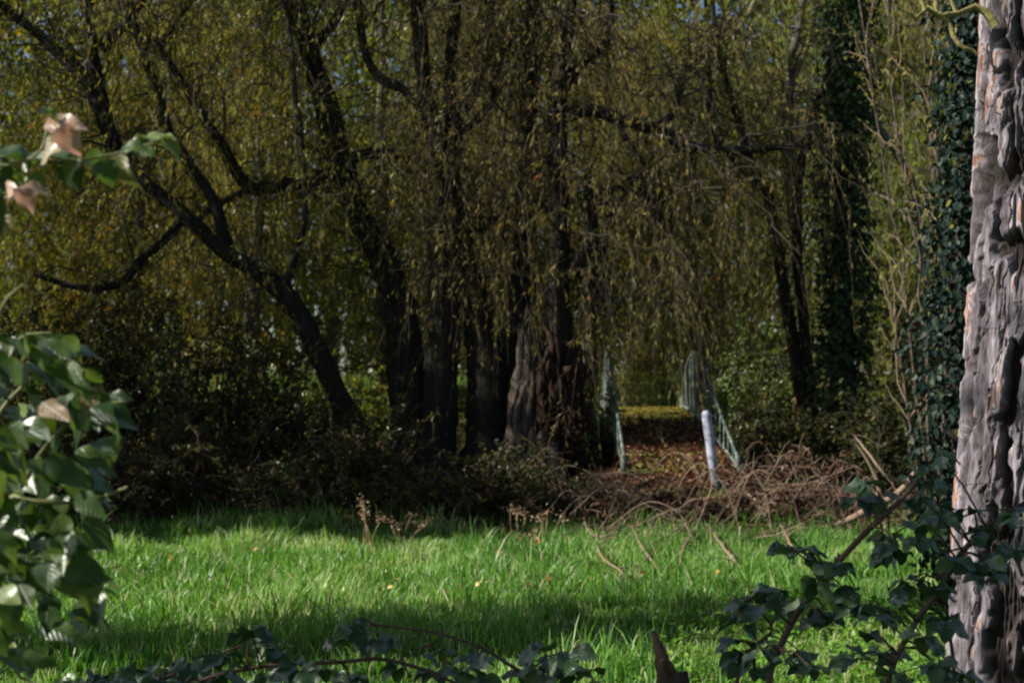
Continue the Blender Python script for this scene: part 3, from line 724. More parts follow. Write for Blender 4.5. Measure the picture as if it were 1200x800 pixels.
BACK = [(-11.8, 27.5, 10.5, 2.6, 'willow_green', 'olive willow at the far left edge behind the pink and green leaf sprig'),
        (-8.6, 29.5, 11.5, 2.7, 'willow', 'golden olive willow behind the leaning trunk at left'),
        (-5.6, 27.8, 10.5, 2.6, 'willow', 'golden green willow seen between the leaning trunk and the curved trunk'),
        (-2.9, 30.2, 12, 2.8, 'willow_green', 'green willow directly behind the curved dark trunk'),
        (-0.4, 28.6, 11, 2.6, 'willow_brown', 'brownish willow behind the thick twin-stemmed trunk'),
        (2.0, 33.5, 11.5, 2.7, 'willow', 'olive weeping willow hanging over the far end of the footbridge'),
        (4.5, 30.0, 10.5, 2.6, 'willow', 'weeping willow with pale hanging foliage right of the footbridge'),
        (7.2, 28.2, 11, 2.6, 'willow_green', 'green willow behind the ivy-clad trunk'),
        (9.9, 29.2, 11, 2.7, 'willow_brown', 'faded brown willow behind the bare saplings at right'),
        (12.6, 28.0, 10.5, 2.6, 'willow_green', 'green willow far right behind the big pine')]
for (x, y, h, cr, lm, lab) in BACK:
    lf_ = rng.uniform(0.8, 1.3)
    sh = {-8.6: 0.12, -5.6: 0.06, -11.8: 0.08, 2.0: 0.08, 4.5: 0.08, 9.9: 0.06}.get(x, -0.08)
    willow(lab, x, y, h, cr, 950, 24, lm, (0.12 * lf_, 0.20 * lf_), (0.02 * lf_, 0.034 * lf_), low=0.9, shift=sh)
BACK2 = [(-17, 38), (-13, 40), (-9.5, 37.5), (-6.2, 40.5), (-3, 38.5), (0.2, 41), (3.4, 39.5), (6.8, 41), (10, 38.5), (13.5, 40.5), (17, 38.5)]
SEC = ['leftmost', 'second from left', 'third from left', 'fourth from left', 'fifth from left', 'middle', 'fifth from right', 'fourth from right', 'third from right', 'second from right', 'rightmost']
for q, (x, y) in enumerate(BACK2):
    willow('distant willow in the back row of the wood, %s of that row' % SEC[q], x + rng.normal() * 0.4, y, 13 + rng.normal(), 3.6, 560, 18, ['willow_green', 'willow', 'willow_brown'][q % 3], (0.16, 0.24), (0.05, 0.08), r0=0.24, group='willows in the back row', low=1.0)
# far wood that closes the view
mb = MB(); n = 70000
x = rng.uniform(-34, 34, n); y = rng.uniform(48, 60, n); z = ground_z(x, y) + rng.random(n) ** 0.9 * (20 + 3 * np.sin(x * 0.5) + 2 * np.sin(x * 1.3))
leaves(mb, np.stack([x, y, z], 1), rng.normal(size=(n, 3)) - (0, 0, 0.8), rng.normal(size=(n, 3)), rng.uniform(0.4, 0.75, n), rng.uniform(0.16, 0.3, n), rng.random(n), OVATE)
k = np.stack([np.array([(xx, yy_, ground_z(xx, yy_) + zz_) for zz_ in np.linspace(-0.2, 18, 8)]) for xx, yy_ in zip(rng.uniform(-32, 32, 46), rng.uniform(46, 58, 46))])
k[:, :, :2] += np.cumsum(rng.normal(size=(46, 8, 2)) * 0.15, 1)
add_tubes(mb, k, np.linspace(0.2, 0.06, 8)[None] * rng.uniform(0.6, 1.4, (46, 1)), 6, mat=1)
tag(mb.build('far_wood', [M['willow_green'], M['bark']]), 'far belt of woodland closing the view behind the willows', 'wood', kind='stuff')

# ------------------------------------------------------------------ trees standing left of the frame (they shade the wood's edge and the meadow)
def side_tree(label, x, y, h, cr, n, lm='dark', low=0.12, ln=(0.10, 0.17)):
    gz = float(ground_z(x, y))
    t = thing('shade_tree', label, 'tree', (x, y, gz))
    mb = MB(); pts, r = limb(mb, [(x, y, gz - 0.1, 0.26), (x, y, gz + 0.5, 0.2), (x + 0.1, y, gz + h * 0.5, 0.15), (x, y, gz + h, 0.03)], sides=10); mb.build('trunk', M['bark'], t)
    lb = branch_from([smooth_path(pts, 24)], 40, (cr * 0.7, cr * 1.1), spread=0.8, up=0.2, droop=0.15, K=8, tmin=low, follow=0.15)
    mb = MB(); add_tubes(mb, lb, np.linspace(0.045, 0.012, 8)[None] * np.ones((40, 1)), 5); mb.build('limbs', M['bark'], t)
    tw = branch_from(list(lb), n // 14, (0.4, 1.0), spread=0.8, K=6, tmin=0.1)
    mb = MB(); leaves_on(mb, tw, 14, ln, (ln[0] * 0.55, ln[1] * 0.6), hang=0.3, tmpl=OVATE); mb.build('crown', M[lm], t)
side_tree('dark bushy tree left of the frame nearest the meadow', -10.6, 13.1, 8.0, 1.5, 18000, low=0.03)
side_tree('dark bushy tree left of the frame at the corner of the wood', -11.2, 15.6, 8.6, 1.9, 17000, low=0.03)
side_tree('tall leafy tree left of the frame beside the wood edge', -12.4, 17.8, 9.4, 2.1, 17000, low=0.05)
side_tree('large leafy tree left of the frame behind the thicket', -13.0, 19.7, 9.0, 1.9, 15000)
side_tree('narrow tree left of the frame throwing the shadow band over the meadow', -8.6, 6.6, 8.5, 0.95, 13000, low=0.05)

side_tree('young tree left of the frame shading the near brambles', -6.2, 1.55, 6.8, 0.75, 3200, low=0.4)
# ------------------------------------------------------------------ thicket and undergrowth
def bush(name, label, x, y, h, r, n, lm, ln, cat='bush', group=None, stems=26, stemmat='twig', narrow=False, arch=0.5, wide=0.62):
    gz = float(ground_z(x, y))
    t = thing(name, label, cat, (x, y, gz), group)
    a = rng.uniform(0, 2 * np.pi, stems); d = rng.uniform(0.1, 1, stems)
    s = np.linspace(0, 1, 9)[None, :, None]
    end = np.stack([np.cos(a) * r * d, np.sin(a) * r * d * 0.8, h * rng.uniform(0.5, 1.05, stems)], 1)
    base = np.stack([x + rng.normal(size=stems) * r * 0.25, y + rng.normal(size=stems) * r * 0.2, np.full(stems, gz - 0.03)], 1)
    pts = base[:, None] + end[:, None] * s * np.array((1, 1, 0)) + end[:, None] * np.array((0, 0, 1.0)) * (s * (1 + arch) - arch * s ** 2.2) + np.cumsum(rng.normal(size=(stems, 9, 3)) * 0.02, 1) * r
    mb = MB(); add_tubes(mb, pts, np.linspace(0.016, 0.005, 9)[None] * rng.uniform(0.6, 1.4, (stems, 1)), 5)
    tw = branch_from(list(pts), n // 12, (0.2 * r + 0.1, 0.55 * r + 0.15), spread=0.9, up=0.15, droop=0.3, K=6, tmin=0.12)
    add_tubes(mb, tw, np.linspace(0.006, 0.002, 6)[None] * np.ones((len(tw), 1)), 3)
    mb.build('stems', M[stemmat], t)
    mb = MB(); leaves_on(mb, tw, 12, ln, (ln[0] * wide, ln[1] * wide), hang=0.25, tmpl=NARROW if narrow else OVATE, spread=0.8)
    mb.build('foliage', M[lm], t)
    return t
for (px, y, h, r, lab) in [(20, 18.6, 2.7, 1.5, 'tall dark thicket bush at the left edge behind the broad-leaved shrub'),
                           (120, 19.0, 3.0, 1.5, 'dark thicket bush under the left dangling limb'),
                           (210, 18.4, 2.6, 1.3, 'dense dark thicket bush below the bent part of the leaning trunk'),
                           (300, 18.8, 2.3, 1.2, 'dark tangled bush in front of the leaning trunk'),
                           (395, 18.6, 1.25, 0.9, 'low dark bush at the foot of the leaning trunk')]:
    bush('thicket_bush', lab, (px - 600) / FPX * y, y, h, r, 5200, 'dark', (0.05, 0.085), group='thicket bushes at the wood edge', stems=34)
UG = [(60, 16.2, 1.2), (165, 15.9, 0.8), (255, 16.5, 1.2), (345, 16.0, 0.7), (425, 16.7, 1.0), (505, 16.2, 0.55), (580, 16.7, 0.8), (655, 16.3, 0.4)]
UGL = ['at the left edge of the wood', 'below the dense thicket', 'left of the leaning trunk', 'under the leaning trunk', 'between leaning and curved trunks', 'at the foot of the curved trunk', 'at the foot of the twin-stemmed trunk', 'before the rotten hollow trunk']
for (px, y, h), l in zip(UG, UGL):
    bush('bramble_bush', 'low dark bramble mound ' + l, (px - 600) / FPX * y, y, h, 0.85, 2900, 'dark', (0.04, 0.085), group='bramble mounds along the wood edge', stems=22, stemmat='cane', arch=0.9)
# right of the bridge
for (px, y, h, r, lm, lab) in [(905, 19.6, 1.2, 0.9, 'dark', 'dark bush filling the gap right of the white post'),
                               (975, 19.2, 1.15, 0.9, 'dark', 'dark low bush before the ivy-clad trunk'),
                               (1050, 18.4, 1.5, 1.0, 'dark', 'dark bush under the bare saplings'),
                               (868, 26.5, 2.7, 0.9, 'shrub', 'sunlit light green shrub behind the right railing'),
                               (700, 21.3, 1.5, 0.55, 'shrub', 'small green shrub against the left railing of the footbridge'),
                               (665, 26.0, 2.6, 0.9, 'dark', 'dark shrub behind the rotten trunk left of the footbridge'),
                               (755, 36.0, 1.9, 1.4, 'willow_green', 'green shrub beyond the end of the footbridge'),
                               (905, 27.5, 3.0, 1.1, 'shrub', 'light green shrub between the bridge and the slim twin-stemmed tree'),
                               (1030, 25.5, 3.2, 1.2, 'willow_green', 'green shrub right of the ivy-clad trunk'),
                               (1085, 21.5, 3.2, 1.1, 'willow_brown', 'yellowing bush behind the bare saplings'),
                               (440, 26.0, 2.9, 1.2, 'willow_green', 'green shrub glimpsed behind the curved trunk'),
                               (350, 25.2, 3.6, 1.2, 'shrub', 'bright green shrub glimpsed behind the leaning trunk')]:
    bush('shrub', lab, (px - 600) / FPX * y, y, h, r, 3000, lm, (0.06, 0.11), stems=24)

# ------------------------------------------------------------------ white marker post
p0, p1 = P(841, 585, 16.6), P(827, 481, 16.6)
pz = float(ground_z(p0[0], p0[1]))
t = thing('marker_post', 'leaning white round post at the foot of the footbridge ramp', 'post', (p0[0], 16.6, pz))
ax = norm(p1 - p0)
def on(f): return p0 + (p1 - p0) * f
mb = MB(); limb(mb, [(*(p0 - ax * 0.35), 0.06), (*on(0.36), 0.057)], K=6, sides=20, rough=0.01); mb.build('post_foot', M['greypost'], t)
mb = MB(); limb(mb, [(*on(0.34), 0.060), (*on(0.5), 0.061), (*on(0.72), 0.060)], K=8, sides=24, rough=0.004); mb.build('sleeve', M['white'], t)
mb = MB(); limb(mb, [(*on(0.725), 0.063), (*on(0.85), 0.062), (*on(0.94), 0.061), (*on(0.98), 0.053), (*on(1.0), 0.032)], K=12, sides=24, rough=0.004); mb.build('cap', M['white'], t)

# ------------------------------------------------------------------ dead canes, bracken and the pale fallen branch in front of the bridge
CANES = [([(640, 640), (620, 600), (612, 640)], None)]
cane_rows = [
    ([(690, 560, 2), (683, 595, 2), (690, 622, 2), (712, 628, 2.5), (735, 612, 2), (752, 640, 2.5), (772, 668, 2)], 15.6, 'thin bent pale cane looping before the left railing'),
    ([(705, 575, 1.6), (715, 600, 2), (700, 625, 2), (705, 650, 2), (730, 672, 1.6)], 15.5, 'curved pale cane bowed into the grass below the left railing'),
    ([(798, 660, 2.5), (802, 640, 2.5), (815, 620, 2.5), (832, 578, 2), (836, 560, 1.5)], 15.4, 'pale cane rising from the grass to the white post'),
    ([(818, 616, 2.5), (828, 614, 3.5), (845, 636, 3.5), (862, 660, 3)], 15.4, 'thick broken pale cane slanting into the grass below the white post'),
    ([(860, 545, 2.5), (872, 575, 3), (893, 590, 3), (915, 615, 3), (928, 640, 2.5)], 16.0, 'long brown cane sloping down right of the white post'),
    ([(895, 596, 2), (896, 575, 2.5), (910, 575, 3), (930, 592, 3), (950, 610, 3)], 15.9, 'arched mossy cane right of the white post'),
    ([(760, 640, 1.5), (785, 625, 1.5), (800, 600, 1.5), (790, 575, 1.2)], 15.6, 'thin dark cane leaning between railing and post'),
    ([(745, 670, 1.5), (775, 640, 1.5), (800, 620, 1.4), (815, 600, 1.2)], 15.3, 'thin pale cane crossing the thick broken one'),
    ([(975, 500, 2.5), (1000, 510, 2.5), (1018, 530, 3), (1040, 560, 3), (1062, 570, 3)], 15.0, 'dead brown stick slanting under the bare saplings'),
    ([(520, 560, 1.4), (512, 575, 1.2), (518, 600, 1.3), (528, 618, 1.2)], 15.9, 'single pale dry stalk before the curved trunk'),
]
for rows, Yc, lab in cane_rows:
    mb = MB()
    pts = [list(P(a, b, min(Yc + 0.25 * math.sin(i * 1.7), 1.40 * FPX / max(b - HOR, 60)))) + [c * Yc / FPX] for i, (a, b, c) in enumerate(rows)]
    pts = [q_[:3] + [q_[3] * 0.5] for q_ in pts]
    g = pts[-1] if pts[-1][2] < pts[0][2] else pts[0]
    end = [g[0] + 0.05, g[1], float(ground_z(g[0], g[1])) - 0.05, g[3]]
    if end[2] < g[2] - 0.02:
        pts = pts + [end] if g is pts[-1] else [end] + pts
    limb(mb, pts, sides=6, rough=0.08, wob=0.4)
    L2 = smooth_path(np.array(pts)[:, :3], 24)
    tw = branch_from([L2], 7, (0.12, 0.45), spread=0.7, up=-0.1, droop=0.3, K=6, tmin=0.1)
    add_tubes(mb, tw, np.linspace(0.007, 0.003, 6)[None] * np.ones((7, 1)), 4)
    tag(mb.build('dead_cane', M['cane_pale']), lab, 'cane', 'dead canes before the footbridge')
for k in range(125):
    px = rng.uniform(675, 1060); Yc = rng.uniform(14.2, 17.0)
    p = P(px, 600, Yc); gz = float(ground_z(p[0], p[1])); L_ = rng.uniform(0.4, 1.15); a = rng.uniform(-0.9, 0.9) + (np.pi if rng.random() < 0.5 else 0); hh = (0.12 + 0.75 * rng.random() ** 1.7) * (1.0 if px > 850 else 0.65)
    e = np.array((math.cos(a), 0.5 * math.sin(a)))
    q = [(p[0], p[1], gz - 0.03), (*(p[:2] + e * L_ * 0.2), gz + hh * 0.7), (*(p[:2] + e * L_ * 0.5), gz + hh), (*(p[:2] + e * L_ * 0.8), gz + hh * 0.6), (*(p[:2] + e * L_), gz + hh * rng.uniform(-0.05, 0.5))]
    if k % 2: q = [(p[0] + e[0] * L_ * f_ + rng.normal() * 0.02, p[1] + e[1] * L_ * f_, gz - 0.03 + hh * 1.1 * f_ + rng.normal() * 0.025) for f_ in (0, 0.25, 0.5, 0.75, 1.0)]
    mb = MB(); limb(mb, [(*c, r_) for c, r_ in zip(q, np.linspace(0.008, 0.003, 5) * rng.uniform(0.7, 1.4))], sides=5, rough=0.08, wob=2.2, K=14)
    Lk = smooth_path(np.array(q), 24); tw = branch_from([Lk], 5, (0.08, 0.32), spread=0.8, up=0.1, droop=0.1, K=4, tmin=0.15, wob=0.12)
    add_tubes(mb, tw, np.linspace(0.0045, 0.002, 4)[None] * np.ones((5, 1)), 4)
    tag(mb.build('dead_cane', M['cane_pale'] if rng.random() < 0.4 else M['cane']), 'thin dead cane arching in the brown tangle before the footbridge', 'cane', 'thin canes tangled before the footbridge')
mb = MB()
pix_limb(mb, [(905, 625, 2.2, 15.4), (945, 622, 3, 15.3), (985, 612, 3.5, 15.2), (1020, 596, 4, 15.1), (1055, 575, 4, 15.0), (1075, 548, 3, 15.0)], 14, sides=9, rough=0.12, wob=0.5)
pix_limb(mb, [(1020, 597, 2.5, 15.1), (1030, 575, 2.5, 15.1), (1020, 545, 2, 15.1), (1000, 515, 1.5, 15.1)], 15, sides=7, wob=0.4)
pix_limb(mb, [(1068, 560, 3.5, 15.0), (1085, 590, 3.5, 15.0), (1100, 640, 3.5, 15.0)], 15, sides=7, wob=0.4)
tag(mb.build('fallen_branch', M['cane_pale']), 'pale fallen branch curving along the ground before the dark bushes at right', 'branch')

def bracken(label, px, py, Yb, r, h, n):
    p = P(px, py, Yb); gz = float(ground_z(p[0], p[1]))
    t = thing('dead_bracken', label, 'bracken', (p[0], p[1], gz), 'clumps of dead bracken before the footbridge')
    s = np.linspace(0, 1, 8)[None, :, None]
    a = rng.uniform(0, 2 * np.pi, n); d = np.stack([np.cos(a) * r, np.sin(a) * r * 0.6, rng.uniform(0.5, 1.0, n) * h], 1) * rng.uniform(0.5, 1.1, (n, 1))
    b = np.stack([p[0] + rng.normal(size=n) * 0.3 * r, p[1] + rng.normal(size=n) * 0.2 * r, np.full(n, gz)], 1)
    pts = b[:, None] + d[:, None] * s * (1, 1, 0) + d[:, None] * (0, 0, 1.0) * (1.9 * s - 1.3 * s ** 2) + np.cumsum(rng.normal(size=(n, 8, 3)) * 0.025, 1)
    mb = MB(); add_tubes(mb, pts, np.linspace(0.009, 0.003, 8)[None] * np.ones((n, 1)), 4); mb.build('stems', M['cane_pale'], t)
    mb = MB(); leaves_on(mb, pts, 26, (0.05, 0.11), (0.02, 0.045), hang=0.9, tmpl=OVATE, tmin=0.3); mb.build('fronds', M['dead'], t)
for q in [('clump of dead brown bracken left of the ramp below the left railing', 718, 610, 15.6, 0.4, 0.5, 22),
          ('clump of dead brown bracken at the middle of the ramp foot', 765, 615, 15.7, 0.65, 0.42, 34),
          ('clump of dead brown bracken just left of the white post', 808, 600, 15.4, 0.5, 0.4, 28),
          ('clump of dead brown bracken just right of the white post', 868, 600, 15.6, 0.6, 0.45, 24),
          ('wide clump of dead bracken between white post and fallen branch', 925, 600, 15.8, 0.75, 0.5, 26),
          ('tall rusty bracken clump before the dark bushes right of the footbridge', 950, 560, 17.4, 0.7, 1.2, 30),
          ('rusty dead bracken heap under the bare saplings', 1015, 585, 15.8, 0.7, 0.6, 22)]:
    bracken(*q)

# dry seed heads at the edge of the grass
def dry_weed(label, px, py, Yb, h, n, r):
    p = P(px, py, Yb); gz = float(ground_z(p[0], p[1]))
    mb = MB()
    s = np.linspace(0, 1, 6)[None, :, None]
    d = np.stack([rng.normal(0, r, n), rng.normal(0, r, n), rng.uniform(0.7, 1.05, n) * h], 1)
    b = np.stack([p[0] + rng.normal(size=n) * 0.03, p[1] + rng.normal(size=n) * 0.03, np.full(n, gz)], 1)
    pts = b[:, None] + d[:, None] * s + np.cumsum(rng.normal(size=(n, 6, 3)) * 0.01, 1)
    add_tubes(mb, pts, np.full((n, 6), 0.0045), 4)
    e = np.repeat(pts[:, -1], 26, 0) + rng.normal(size=(n * 26, 3)) * (0.035, 0.035, 0.03)
    leaves(mb, e, rng.normal(size=(len(e), 3)), rng.normal(size=(len(e), 3)), rng.uniform(0.02, 0.04, len(e)), rng.uniform(0.012, 0.022, len(e)), rng.random(len(e)), OVATE)
    tag(mb.build('dry_seed_head', M['straw']), label, 'dry plant', 'dry seed heads at the edge of the grass')
for q in [('tallest pale dry seed heads at the grass edge below the leaning trunk', 432, 640, 14.0, 0.46, 5, 0.1),
          ('short dry seed heads in the grass below the curved trunk', 472, 640, 14.2, 0.3, 5, 0.1),
          ('reddish dry seed heads in the grass below the rotten trunk', 606, 625, 15.0, 0.33, 4, 0.07),
          ('thin dry seed heads in the grass before the bracken', 640, 630, 14.8, 0.33, 4, 0.1),
          ('pale low dry seed heads in the lit grass below the rotten trunk', 622, 655, 13.2, 0.2, 3, 0.08)]:
    dry_weed(*q)

# bare saplings right of the ivy-clad trunk
SAP = [([(1085, 560), (1072, 430), (1060, 330), (1040, 220), (1022, 120), (1010, 20), (1000, -80)], 'bare sapling leaning furthest left over the ivy-clad trunk'),
       ([(1090, 560), (1085, 440), (1078, 330), (1060, 220), (1046, 110), (1040, 0), (1036, -90)], 'bare sapling with long bowed pale stem, second from the ivy-clad trunk'),
       ([(1098, 560), (1096, 460), (1088, 350), (1066, 200), (1040, 130), (1015, 60)], 'bare sapling arching over to the left'),
       ([(1105, 560), (1108, 440), (1106, 330), (1098, 210), (1086, 100), (1078, -40)], 'tall bare sapling nearest the bluish ivy'),
       ([(1078, 560), (1062, 470), (1050, 390), (1042, 330)], 'short bare sapling shoot at the foot of the saplings')]
for rows, lab in SAP:
    Yc = 16.2 + rng.uniform(-1.5, 1.5)
    b = P(*rows[0], Yc); gz = float(ground_z(b[0], b[1]))
    t = thing('sapling', lab, 'sapling', (b[0], b[1], gz), 'bare saplings at right')
    rr = np.linspace(1.9, 0.7, len(rows) + 1) * Yc / FPX
    ctrl = [(b[0], b[1], gz - 0.05, rr[0])] + [(*P(a, b_, Yc), rr[i + 1]) for i, (a, b_) in enumerate(rows)]
    mb = MB(); pts, r = limb(mb, ctrl, sides=7, rough=0.05, wob=1.5); mb.build('stem', M['snag'], t)
    tw = branch_from([smooth_path(pts, 24)], 16, (0.4, 1.6), spread=0.4, up=0.2, droop=0.25, K=7, tmin=0.3, follow=0.9)
    mb = MB(); add_tubes(mb, tw, np.linspace(0.009, 0.003, 7)[None] * np.ones((16, 1)), 4); mb.build('twigs', M['cane_pale'], t)
    mb = MB(); leaves_on(mb, tw, 5, (0.05, 0.09), (0.025, 0.045), tmpl=OVATE); mb.build('leaves', M['willow'], t)

# ------------------------------------------------------------------ the big pine on the right
def pine():
    D = 4.5
    ctrl = []
    for (pl, py) in [(1110, 790), (1117, 640), (1126, 500), (1135, 350), (1143, 170), (1150, 0)]:
        e = P(pl, py, D)
        ctrl.append((e[2], e[0]))
    ctrl = np.array(ctrl)
    t = thing('pine_tree', 'big pine trunk with deeply cracked grey bark at the right edge', 'tree', (2.03, D, float(ground_z(2.0, D))))
    R0 = 0.27
    na, nz = 560, 800
    z = np.linspace(-0.05, 3.6, nz)
    rad = R0 - 0.018 * z + 0.10 * np.exp(-np.clip(z, 0, None) / 0.22)
    left = np.interp(z, ctrl[:, 0], ctrl[:, 1])
    lo = z < ctrl[0, 0]; left[lo] = ctrl[0, 1] - (ctrl[0, 0] - z[lo]) * 0.04
    hi = z > ctrl[-1, 0]; left[hi] = ctrl[-1, 1] + (z[hi] - ctrl[-1, 0]) * 0.045
    cx = left + (R0 - 0.018 * z) + 0.012
    ang = np.linspace(0, 2 * np.pi, na, endpoint=False)
    A, Z = np.meshgrid(ang, z)
    r2 = np.random.default_rng(11)
    # braided fissures between long flat plates
    def noise2(u, v, nu, seed):
        rr = np.random.default_rng(seed)
        g = rr.normal(size=(400, nu))
        ui = np.floor(u).astype(int); vi = np.floor(v).astype(int); fu = u - ui; fv = v - vi
        fu = fu * fu * (3 - 2 * fu); fv = fv * fv * (3 - 2 * fv)
        a = g[vi % 400, ui % nu]; b = g[vi % 400, (ui + 1) % nu]; c = g[(vi + 1) % 400, ui % nu]; d = g[(vi + 1) % 400, (ui + 1) % nu]
        return (a * (1 - fu) + b * fu) * (1 - fv) + (c * (1 - fu) + d * fu) * fv
    T_ = ((A + math.radians(95)) % (2 * np.pi)) / (2 * np.pi)
    wz = Z + 0.04 * noise2(T_ * 20, Z / 0.12, 20, 3)
    wt = T_ + 0.006 * noise2(T_ * 30, Z / 0.06, 30, 2) + 0.003 * noise2(T_ * 80, Z / 0.025, 80, 8)
    n1 = noise2(wt * 25 + 0.5, wz / 0.36, 25, 21) + 0.14 * noise2(wt * 60, wz / 0.08, 60, 22)
    n2 = noise2(wt * 46, wz / 0.26, 46, 23) + 0.2 * noise2(wt * 80, wz / 0.07, 80, 26)
    n3 = noise2(wt * 16, wz / 0.10, 16, 24)
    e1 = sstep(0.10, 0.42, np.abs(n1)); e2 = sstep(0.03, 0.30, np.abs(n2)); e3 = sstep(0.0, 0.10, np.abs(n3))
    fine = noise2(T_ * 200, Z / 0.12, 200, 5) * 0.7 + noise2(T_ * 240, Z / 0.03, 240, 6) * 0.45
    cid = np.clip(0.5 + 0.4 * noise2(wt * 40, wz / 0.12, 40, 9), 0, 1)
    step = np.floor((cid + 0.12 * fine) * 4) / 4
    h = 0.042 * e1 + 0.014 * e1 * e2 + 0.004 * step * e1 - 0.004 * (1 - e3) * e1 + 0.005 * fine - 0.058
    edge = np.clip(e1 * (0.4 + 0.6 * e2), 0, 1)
    RR = rad[:, None] + h
    X = cx[:, None] + np.cos(A) * RR; Yv = D + np.sin(A) * RR
    V = np.stack([X, Yv, Z + ground_z(2.0, D)], -1).reshape(-1, 3)
    i = np.arange(nz - 1)[:, None] * na; jx = np.arange(na)[None]
    F = np.stack([i + jx, i + (jx + 1) % na, i + na + (jx + 1) % na, i + na + jx], -1).reshape(-1, 4)
    mb = MB()
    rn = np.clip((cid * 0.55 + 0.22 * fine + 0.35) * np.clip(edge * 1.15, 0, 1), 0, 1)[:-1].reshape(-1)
    mb.add(V, F, rn, smooth=False)
    # upper trunk
    top = smooth_path(np.array([(cx[-1], D, 3.55, rad[-1] - 0.005), (cx[-1] + 0.08, D, 5.5, 0.17), (cx[-1] + 0.1, D + 0.1, 8.0, 0.11), (cx[-1] + 0.05, D + 0.1, 10.5, 0.014)]), 30)
    V2, F2 = vtubes(top[None, :, :3], top[None, :, 3], 24)
    mb.add(V2, F2, r2.random(len(F2)), smooth=True)
    m, tt, out = mat_new('pine_bark')
    L = tt.links.new
    a = tt.nodes.new('ShaderNodeAttribute'); a.attribute_name = 'rnd'
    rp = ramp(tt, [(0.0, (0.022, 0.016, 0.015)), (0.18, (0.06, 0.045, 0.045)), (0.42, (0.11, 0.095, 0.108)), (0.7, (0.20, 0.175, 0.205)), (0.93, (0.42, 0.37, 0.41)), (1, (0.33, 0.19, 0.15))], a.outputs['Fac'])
    geo = tt.nodes.new('ShaderNodeNewGeometry')
    mp = tt.nodes.new('ShaderNodeMapping'); mp.inputs['Scale'].default_value = (60, 60, 8); L(geo.outputs['Position'], mp.inputs[0])
    n = tt.nodes.new('ShaderNodeTexNoise'); n.inputs['Scale'].default_value = 2.5; n.inputs['Detail'].default_value = 8; n.inputs['Roughness'].default_value = 0.7; L(mp.outputs[0], n.inputs['Vector'])
    mx = tt.nodes.new('ShaderNodeMix'); mx.data_type = 'RGBA'; mx.blend_type = 'OVERLAY'; mx.inputs[0].default_value = 0.75
    L(rp.outputs[0], mx.inputs[6]); L(n.outputs['Fac'], mx.inputs[7])
    b = tt.nodes.new('ShaderNodeBsdfPrincipled'); b.inputs['Roughness'].default_value = 0.8; b.inputs['Specular IOR Level'].default_value = 0.3
    L(mx.outputs[2], b.inputs['Base Color'])
    bp = tt.nodes.new('ShaderNodeBump'); bp.inputs['Distance'].default_value = 0.012; bp.inputs['Strength'].default_value = 1.0
    L(n.outputs['Fac'], bp.inputs['Height']); L(bp.outputs[0], b.inputs['Normal']); L(b.outputs[0], out.inputs[0])
    mb.build('trunk', m, t)
    # the lichened dead branch by the upper trunk
    mb = MB()
    for rows in ([(1170, 30, 4.5), (1150, 12, 4), (1138, 10, 3.5), (1120, 18, 3.2), (1102, 21, 4), (1092, 10, 3), (1080, 13, 3), (1070, 22, 2.4), (1058, 8, 1.4)],
                 [(1100, 22, 3.5), (1113, 28, 3.2), (1120, 44, 3.2), (1130, 54, 2.8), (1138, 56, 2.4), (1147, 64, 1.8)],
                 [(1085, 13, 2.8), (1081, 2, 2.4), (1070, -12, 2.2), (1062, -40, 1.5)],
                 [(1100, 20, 3), (1095, 6, 3), (1092, -20, 2)],
                 [(1118, 16, 3), (1116, -4, 2), (1122, -30, 2)]):
        pix_limb(mb, rows, 4.4, sides=8, rough=0.12, wob=0.6)
    mb.build('dead_branch', M['lichen'], t)
    lb = branch_from([top[8:, :3]], 26, (0.9, 2.2), spread=0.8, up=0.25, droop=0.1, K=8, tmin=0.25, follow=0.1)
    mb = MB(); add_tubes(mb, lb, np.linspace(0.04, 0.01, 8)[None] * np.ones((26, 1)), 5); mb.build('limbs', M['bark_grey'], t)
    tw = branch_from(list(lb), 420, (0.2, 0.5), spread=0.6, up=0.3, K=5, tmin=0.35)
    mb = MB(); leaves_on(mb, tw, 26, (0.06, 0.1), (0.004, 0.008), hang=0, spread=0.6); mb.build('crown', M['ivy'], t)
pine()

# ------------------------------------------------------------------ close leaves: curved grids with a midrib
def leaf_template(nu, nv, shape, serr=0.0, teeth=9):
    us = np.linspace(0, 1, nu); vs = np.linspace(-1, 1, nv)
    U, Vv = np.meshgrid(us, vs, indexing='ij')
    if shape == 'broad': wv = (np.sin(np.pi * U ** 0.66)) ** 0.9 * 0.5 * (1 - 0.35 * U ** 5)
    else: wv = (np.sin(np.pi * U ** 0.85)) ** 0.75 * 0.5
    wv = wv * (1 + serr * np.sin(U * np.pi * 2 * teeth) * (np.abs(Vv) > 0.9))
    idx = np.arange(nu * nv).reshape(nu, nv)
    F = np.stack([idx[:-1, :-1], idx[1:, :-1], idx[1:, 1:], idx[:-1, 1:]], -1).reshape(-1, 4)
    return U.ravel(), (Vv * wv).ravel(), np.stack([U, Vv * wv + 0.5], -1).reshape(-1, 2), F
TB = leaf_template(11, 7, 'broad')
TS = leaf_template(13, 7, 'bramble', 0.12, 6)
